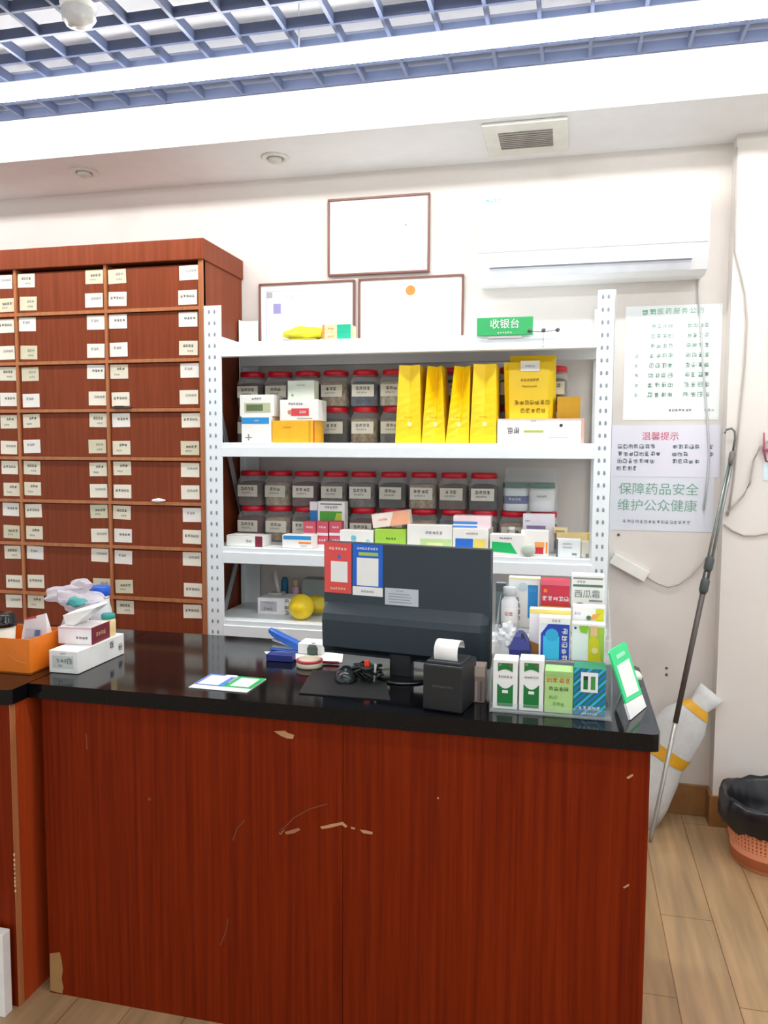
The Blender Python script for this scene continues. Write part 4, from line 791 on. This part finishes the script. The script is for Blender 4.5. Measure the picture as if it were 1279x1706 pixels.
# ------------------------------------------------------------------ on the back wall
FRM = mat('7d5248', .35, vary=.05)
CW = WY-.0008
def cert(label, x0, x1, z0, z1, deco):
    t = thing('framed_certificate', label, 'certificate', ((x0+x1)/2, CW, z0)); wd, hh = x1-x0, z1-z0
    b = MB(); f = .009
    for q in ((-wd/2, wd/2, 0, f), (-wd/2, wd/2, hh-f, hh), (-wd/2, -wd/2+f, f, hh-f), (wd/2-f, wd/2, f, hh-f)): b.box(q[0], q[1], -.018, 0, q[2], q[3], FRM, .002, 1)
    b.build('frame', t)
    b = MB(); b.box(-wd/2+f, wd/2-f, -.008, -.002, f, hh-f, mat('fbfbf8', .6, vary=.01)); deco(b, wd, hh); b.build('certificate_paper', t)
def bq(b, x0, x1, z0, z1, m_, y=-.0086): b.decal([(x0, y, z0), (x1, y, z0), (x1, y, z1), (x0, y, z1)], m_)
def d1(b, w, h):
    b.scribble(1, (w*.27, -.009, h*.62), X, Z, .012, mat('c0787c', .6)); FA = mat('eeece6', .6)
    for q in ((-w*.42, -w*.415, h*.07, h*.9), (-w*.42, w*.42, h*.07, h*.075)): bq(b, *q, FA)
def d2(b, w, h):
    L = mat('c4cbdc', .6); bq(b, -w*.43, -w*.02, .02, h*.9, mat('eef0f6', .6))
    for q in ((-w*.43, -w*.42, .02, h*.9), (-w*.03, -w*.02, .02, h*.9), (-w*.43, -w*.02, h*.885, h*.9)): bq(b, *q, L, -.009)
    bq(b, -w*.35, -w*.27, h*.58, h*.72, mat('9a94c8', .6), -.009); b.scribble(5, (-w*.21, -.009, h*.8), X, Z, .012, mat('b8bcc8', .6)); bq(b, -w*.42, -w*.36, h*.8, h*.88, mat('a8aab0', .6), -.009)
    for i in range(5): b.scribble(4, (-w*.15, -.009, h*(.68-.09*i)), X, Z, .008, mat('c4c8d4', .6))
def d3(b, w, h):
    b.decal([(.0+.022*math.cos(i*.524), -.009, h*.82+.022*math.sin(i*.524)) for i in range(12)], mat('e8843c', .6))
    b.scribble(6, (0, -.009, h*.66), X, Z, .014, mat('efe8dc', .6))
cert('blank-looking framed certificate, highest of the three on the back wall', -1.051, -.600, 2.262, 2.590, d1)
cert('framed certificate with pale blue document, nearest the drawer cabinet', -1.373, -.928, 1.925, 2.244, d2)
cert('framed certificate with small orange emblem, right of the blue document', -.912, -.452, 1.925, 2.246, d3)

t = thing('air_conditioner', 'white wall-mounted air conditioner above the posters', 'air conditioner', (.055, WY, 2.178))
ACW = mat('f2f3f4', .35, vary=.01)
b = MB(); hw = .43; prof = [(-.001, .005), (-.12, 0), (-.165, .012), (-.19, .05), (-.2, .1), (-.195, .325), (-.185, .34), (-.001, .345)]
b.loft([[(x, y*k, .178+(z-.178)*k) if False else (x, y, z) for y, z in prof] for x, k in ((-hw, 1), (hw, 1))], ACW, smooth=False); b.build('housing', t)
b = MB(); b.box(-hw+.002, hw-.002, -.207, -.2, .104, .326, ACW, .003); b.scribble(4, (-hw+.06, -.2078, .3), X, Z, .013, mat('2fb8b4', .5)); b.build('front_panel', t)
b = MB(); b.loft([[(x, -.2035, .1), (x, -.1935, .047), (x, -.1885, .048), (x, -.1985, .1)] for x in (-hw+.048, hw-.058)], mat('dfe4ee', .35), smooth=False); b.loft([[(x, -.1945, .048), (x, -.1925, .0425), (x, -.189, .043), (x, -.19, .048)] for x in (-hw+.048, hw-.058)], mat('70747e', .5), smooth=False); b.build('air_flap', t)
b = MB(); b.loft([[(x, -.1925, .0465), (x, -.168, .0125), (x, -.165, .0145), (x, -.189, .05)] for x in (-hw+.05, hw-.06)], mat('dadde4', .5), smooth=False); b.build('outlet', t)

PW = WY-.0008
def poster(name, label, x0, x1, z0, z1, m_, deco, y=PW):
    b = MB(); b.box(x0, x1, y-.0012, y, z0, z1, m_); yy = y-.002
    deco(b, x0, x1, z0, z1, yy); return tag(b.build(name), label, 'poster')
MG = mat('5fb898', .6); PG = mat('7aa894', .6); DT = mat('66787e', .6)
def pa1(b, x0, x1, z0, z1, y):
    w_, h_ = x1-x0, z1-z0
    for i, ch in enumerate(('', '', '医', '药', '服', '务', '公', '约')):
        c = (x0+w_*(.2+.083*i), y, z0+h_*.945)
        b.text(ch, c, X, Z, .025, MG) if ch else b.scribble(1, c, X, Z, .024, MG)
    for r in range(8):
        zz = z0+h_*(.82-.0855*r)
        b.scribble(4, (x0+w_*.385, y, zz), X, Z, .0165+.0006*r, PG if r > 3 else mat('9cc4b4', .6), 1.28); b.scribble(4, (x0+w_*.76, y, zz), X, Z, .0165+.0006*r, PG, 1.28)
        if r > 2: b.scribble(1, (x0+w_*.13, y, zz), X, Z, .014, mat('a8c4ba', .6))
    b.scribble(7, (x0+w_*.6, y, z0+h_*.085), X, Z, .011, DT); b.scribble(3, (x0+w_*.9, y, z0+h_*.085), X, Z, .011, mat('b4bcc0', .6))
poster('wall_poster', 'tall white poster with green rules text, highest beside the rack', .206, .573, 1.632, 2.088, mat('f2f8f6', .5, vary=.01), pa1)
def pa2(b, x0, x1, z0, z1, y):
    w_, h_ = x1-x0, z1-z0
    b.text('温馨提示', (x0+w_*.46, y, z0+h_*.77), X, Z, .036, mat('d0526c', .6))
    for r, (n_, n2) in enumerate(((7, 5), (8, 3), (7, 5), (4, 0))):
        zz = z0+h_*(.58-.14*r); b.scribble(n_, (x0+w_*.05+n_*.0115, y, zz), X, Z, .0185, DT)
        if n2: b.scribble(n2, (x0+w_*.56+n2*.0115, y, zz), X, Z, .0185, DT)
    b.scribble(1, (x0+w_*.92, y, z0+h_*.58), X, Z, .0185, DT); b.scribble(1, (x0+w_*.92, y, z0+h_*.44), X, Z, .0185, DT)
def pa3(b, x0, x1, z0, z1, y):
    w_, h_ = x1-x0, z1-z0
    b.text('保障药品安全', (x0+w_*.47, y, z0+h_*.73), X, Z, .052, PG); b.text('维护公众健康', (x0+w_*.46, y, z0+h_*.44), X, Z, .052, PG)
    b.scribble(16, (x0+w_*.46, y, z0+h_*.16), X, Z, .0145, mat('9aa4a8', .6))
poster('wall_notice', 'pale grey-blue notice with large green-grey characters, lowest of the three posters', .164, .566, 1.18, 1.41, mat('dfe3ec', .5, vary=.01), pa3)
poster('wall_notice', 'pale lilac notice with red heading, between the two other wall posters', .160, .582, 1.402, 1.612, mat('e4e4f0', .5, vary=.01), pa2, PW-.0015)

CAB = mat('b6b0aa', .5)
p0, p1 = at(1019, 929, WY-.02), at(1077, 961, WY-.02); L_ = (p1-p0).length; ang = math.atan2(p0.z-p1.z, p1.x-p0.x)
t = thing('extension_socket', 'white extension socket bar fixed at a slant on the back wall', 'extension socket', ((p0.x+p1.x)/2, WY, (p0.z+p1.z)/2)); t.rotation_euler = (0, ang, 0)
b = MB(); b.box(-L_/2, L_/2, -.034, -.001, -.024, .024, mat('ecebe6', .4), .004); b.build('socket_body', t)
b = MB(); b.box(-L_/2+.01, L_/2-.01, -.03, -.004, -.0246, -.0236, mat('a9aab2', .5)); b.box(-.03, .01, -.026, -.008, -.0254, -.0244, mat('6c7390', .5)); b.build('socket_face', t)
cd = [(1078, 962), (1095, 972), (1112, 978), (1130, 974), (1150, 960), (1165, 943), (1176, 928)]
b = MB(); b.tube([at(x, y, WY-.012) for x, y in cd], .0035, CAB); tag(b.build('socket_cord'), 'grey cord sagging from the extension socket to the pillar corner', 'cord')
b = MB(); pts = [(1227, 245), (1225, 330), (1224, 420), (1233, 455), (1241, 490), (1244, 540), (1240, 610), (1234, 670), (1230, 715), (1222, 800), (1212, 860), (1203, 930), (1196, 1010), (1185, 1060)]
b.tube([at(x, y, PY-.006) if x > 1212 else at(x, y, PY-.008) for x, y in pts[:11]], .0035, CAB); tag(b.build('wall_cable'), 'thin grey cable running down the pillar from the ceiling to behind the pole', 'cable')
b = MB(); b.tube([at(x, y, PY-.012) for x, y in ((1279+40, 720), (1279, 735), (1266, 745), (1256, 765), (1251, 790), (1249, 805), (1238, 825), (1222, 842), (1209, 856))], .0042, CAB); tag(b.build('loose_cable'), 'grey cable curving from the red clip down to the pole', 'cable')
b = MB(); b.tube([at(x, y, PY-.006) for x, y in ((1206, 874), (1220, 884), (1238, 892), (1258, 892), (1279, 888), (1310, 884))], .0035, mat('bcb0a8', .5)); tag(b.build('low_cable'), 'pinkish-grey cable sagging across the pillar right of the pole', 'cable')
p = at(1272, 760, PY-.01); t = thing('red_clip', 'dark red hanging clip on the pillar at the right edge', 'clip', (p.x, PY, p.z))
b = MB(); b.tube([(-.004, -.016, .09), (.0, -.014, .02), (.008, -.012, -.02)], [.003, .005, .003], mat('a8506a', .5)); b.tube([(.008, -.012, -.02), (.05, -.012, -.02)], .003, mat('a8506a', .5)); b.box(-.004, .06, -.02, 0, .02, .03, mat('a8506a', .5), .003); b.build('clip_body', t)
a_ = at(1272, 767, PY-.003); b_ = at(1272, 800, PY-.003); b = MB(); b.box(a_.x, a_.x+.15, PY-.003, PY-.0005, b_.z, a_.z, mat('d3e6ee', .5)); tag(b.build('pale_card'), 'pale blue card on the pillar below the red clip', 'card')
for px, py, lb in ((1110, 1113, 'upper of two wall screws right of the counter end'), (1110, 1124, 'lower of two wall screws right of the counter end'), (1030, 891, 'dark screw in the wall under the lowest notice')):
    p = at(px, py, WY); b = MB(); b.lathe([(.006, 0), (.005, .003), (.002, .004)], mat('5c5a58', .6), n=10); o = b.build('wall_screw', None, (p.x, WY-.0003, p.z)); o.rotation_euler = (math.pi/2, 0, 0); tag(o, lb, 'screw')

b = MB(); b.tube([at(x, y, WY-.009) for x, y in ((1163, 458), (1164, 500), (1168, 560), (1173, 640), (1179, 710), (1181, 760), (1178, 800), (1172, 850))], .0042, mat('c9cccd', .4)); tag(b.build('drain_hose'), 'thin pale hose hanging from the air conditioner over the posters', 'hose')

# ------------------------------------------------------------------ pole, sack, bin
A = Vector((.334, 3.10, .004)); B = Vector((.6145, 3.282, 1.53)); D = B-A
def on(s_): return A+D*s_
t = thing('telescopic_pole', 'thin metal hook pole leaning from the floor against the pillar corner', 'pole', (0, 0, 0))
STL = mat('8d938f', .3, .6); DKP = mat('5a5250', .4, .3)
b = MB(); b.tube([on(0), on(.02), on(.3)], [.006, .008, .009], mat('a9a7a0', .3, .5)); b.tube([on(.3), on(.66)], .0105, DKP); b.build('lower_rod', t)
s_ = X*.012
b = MB(); b.tube([on(.66)+s_*.6, on(.985)+s_*.4], .0058, STL); b.build('upper_rod', t)
b = MB(); b.tube([on(.66)-s_*.8, on(.95)-s_*.4], .0048, STL); b.build('upper_rod', t)
for k in (.645, .70): 
    b = MB(); b.tube([on(k-.02), on(k-.012), on(k+.012), on(k+.02)], [.011, .017, .017, .011], mat('48504e', .5)); b.build('collar', t)
b = MB(); b.tube([on(.95), on(.965), on(.98), on(.985)], [.008, .011, .011, .007], mat('77736c', .5)); b.build('grip', t)
b = MB(); T_ = on(.985)
b.tube([T_, T_+Vector((.006, 0, .05)), T_+Vector((.004, 0, .075)), T_+Vector((-.008, 0, .088)), T_+Vector((-.026, 0, .082)), T_+Vector((-.032, 0, .068))], .0045, mat('7c7e78', .35, .5)); b.build('hook', t)

t = thing('woven_sack', 'white woven sack bound with yellow tape, slumped against the wall behind the pole', 'sack', (0, 0, 0))
SACK = mat('cfd0ce', .7, vary=.05, scale=40.); TAPE = mat('e0a51e', .5)
ax = [(Vector((.26, 3.25, .012)), .11, .065), (Vector((.30, 3.26, .12)), .125, .085), (Vector((.345, 3.285, .21)), .118, .075), (Vector((.379, 3.29, .282)), .11, .065), (Vector((.41, 3.29, .32)), .105, .06), (Vector((.445, 3.29, .385)), .10, .055), (Vector((.475, 3.29, .428)), .09, .05), (Vector((.505, 3.29, .468)), .064, .04), (Vector((.525, 3.29, .495)), .04, .03), (Vector((.548, 3.29, .525)), .05, .02), (Vector((.57, 3.29, .552)), .056, .012)]
def srings(lo, hi, grow):
    out = []
    for i in range(len(ax)):
        c, wv, dv = ax[i]; tt = (ax[min(i+1, len(ax)-1)][0]-ax[max(i-1, 0)][0]).normalized(); sx = Vector((tt.z, 0, -tt.x)).normalized()
        out.append([c+sx*((wv+grow)*math.cos(a)*(1+.05*noise.noise(Vector((i*.7, math.cos(a)*2, math.sin(a)*2)))))+Y_*((dv+grow)*math.sin(a)) for a in [2*math.pi*k/20 for k in range(20)]])
    return out[lo:hi]
b = MB(); b.loft(srings(0, 11, 0), SACK); b.build('sack_body', t)
for lo in (3, 7):
    b = MB(); b.loft(srings(lo, lo+2, .0025), TAPE, caps=(False, False)); b.build('tape_band', t)

BX, BY, BH = .75, 3.06, .235
t = thing('waste_bin', 'orange plastic waste basket lined with a black bag at the right edge', 'waste bin', (BX, BY, .001))
BO = mat('f2a47e', .45, vary=.03)
nt = BO.node_tree; pb = nt.nodes['Principled BSDF']
b = MB()
def rb(z): return .13+(.166-.13)*z/BH
b.lathe([(rb(0), 0), (rb(.05), .05), (rb(.075), .075)], BO, n=48, caps=(True, False))
NB = 64
for zi in range(10):                                            # open lattice of the basket wall
    z = .078+zi*.0145
    b.lathe([(rb(z), z), (rb(z+.006), z+.006)], BO, n=48, caps=(False, False))
for k in range(NB):
    a = 2*math.pi*k/NB; ca, sa = math.cos(a), math.sin(a); d = Vector((-sa, ca, 0))*.0036
    q0, q1 = Vector((rb(.075)*ca, rb(.075)*sa, .075)), Vector((rb(.222)*ca, rb(.222)*sa, .222)); b.loft([[q0-d, q0+d, q0+d-Vector((ca, sa, 0))*.003, q0-d-Vector((ca, sa, 0))*.003], [q1-d, q1+d, q1+d-Vector((ca, sa, 0))*.003, q1-d-Vector((ca, sa, 0))*.003]], BO, smooth=False)
b.lathe([(rb(.22), .22), (rb(.22)+.006, .222), (rb(.235)+.006, .234), (rb(.235), .235)], BO, n=48, caps=(False, False))
b.lathe([(rb(.06)-.006, .012), (rb(.22)-.006, .22)], mat('d8875e', .6), n=48, caps=(True, False)); b.build('basket', t)
b = MB(); n_ = 72
def lr(r0, z0, amp, k, zamp=0):
    out = []
    for i in range(n_):
        a = 2*math.pi*i/n_; q = noise.noise(Vector((math.cos(a)*3.2, math.sin(a)*3.2, k))); q2 = noise.noise(Vector((math.cos(a)*9, math.sin(a)*9, k*2)))
        r = r0+amp*(q+.5*q2); out.append((r*math.cos(a), r*math.sin(a), z0+zamp*(q+.4*q2)))
    return out
b.loft([lr(.178, .15, .01, 9, .03), lr(.184, .178, .012, 8, .02), lr(.182, .21, .008, 7, .01), lr(.180, .24, .006, 6, .012), lr(.168, .252, .006, 5, .012), lr(.152, .235, .01, 4, .01), lr(.138, .17, .018, 3, .02), lr(.11, .1, .025, 2), lr(.05, .06, .02, 1)], mat('17171b', .28, vary=.1), caps=(False, True)); b.build('bin_liner', t)
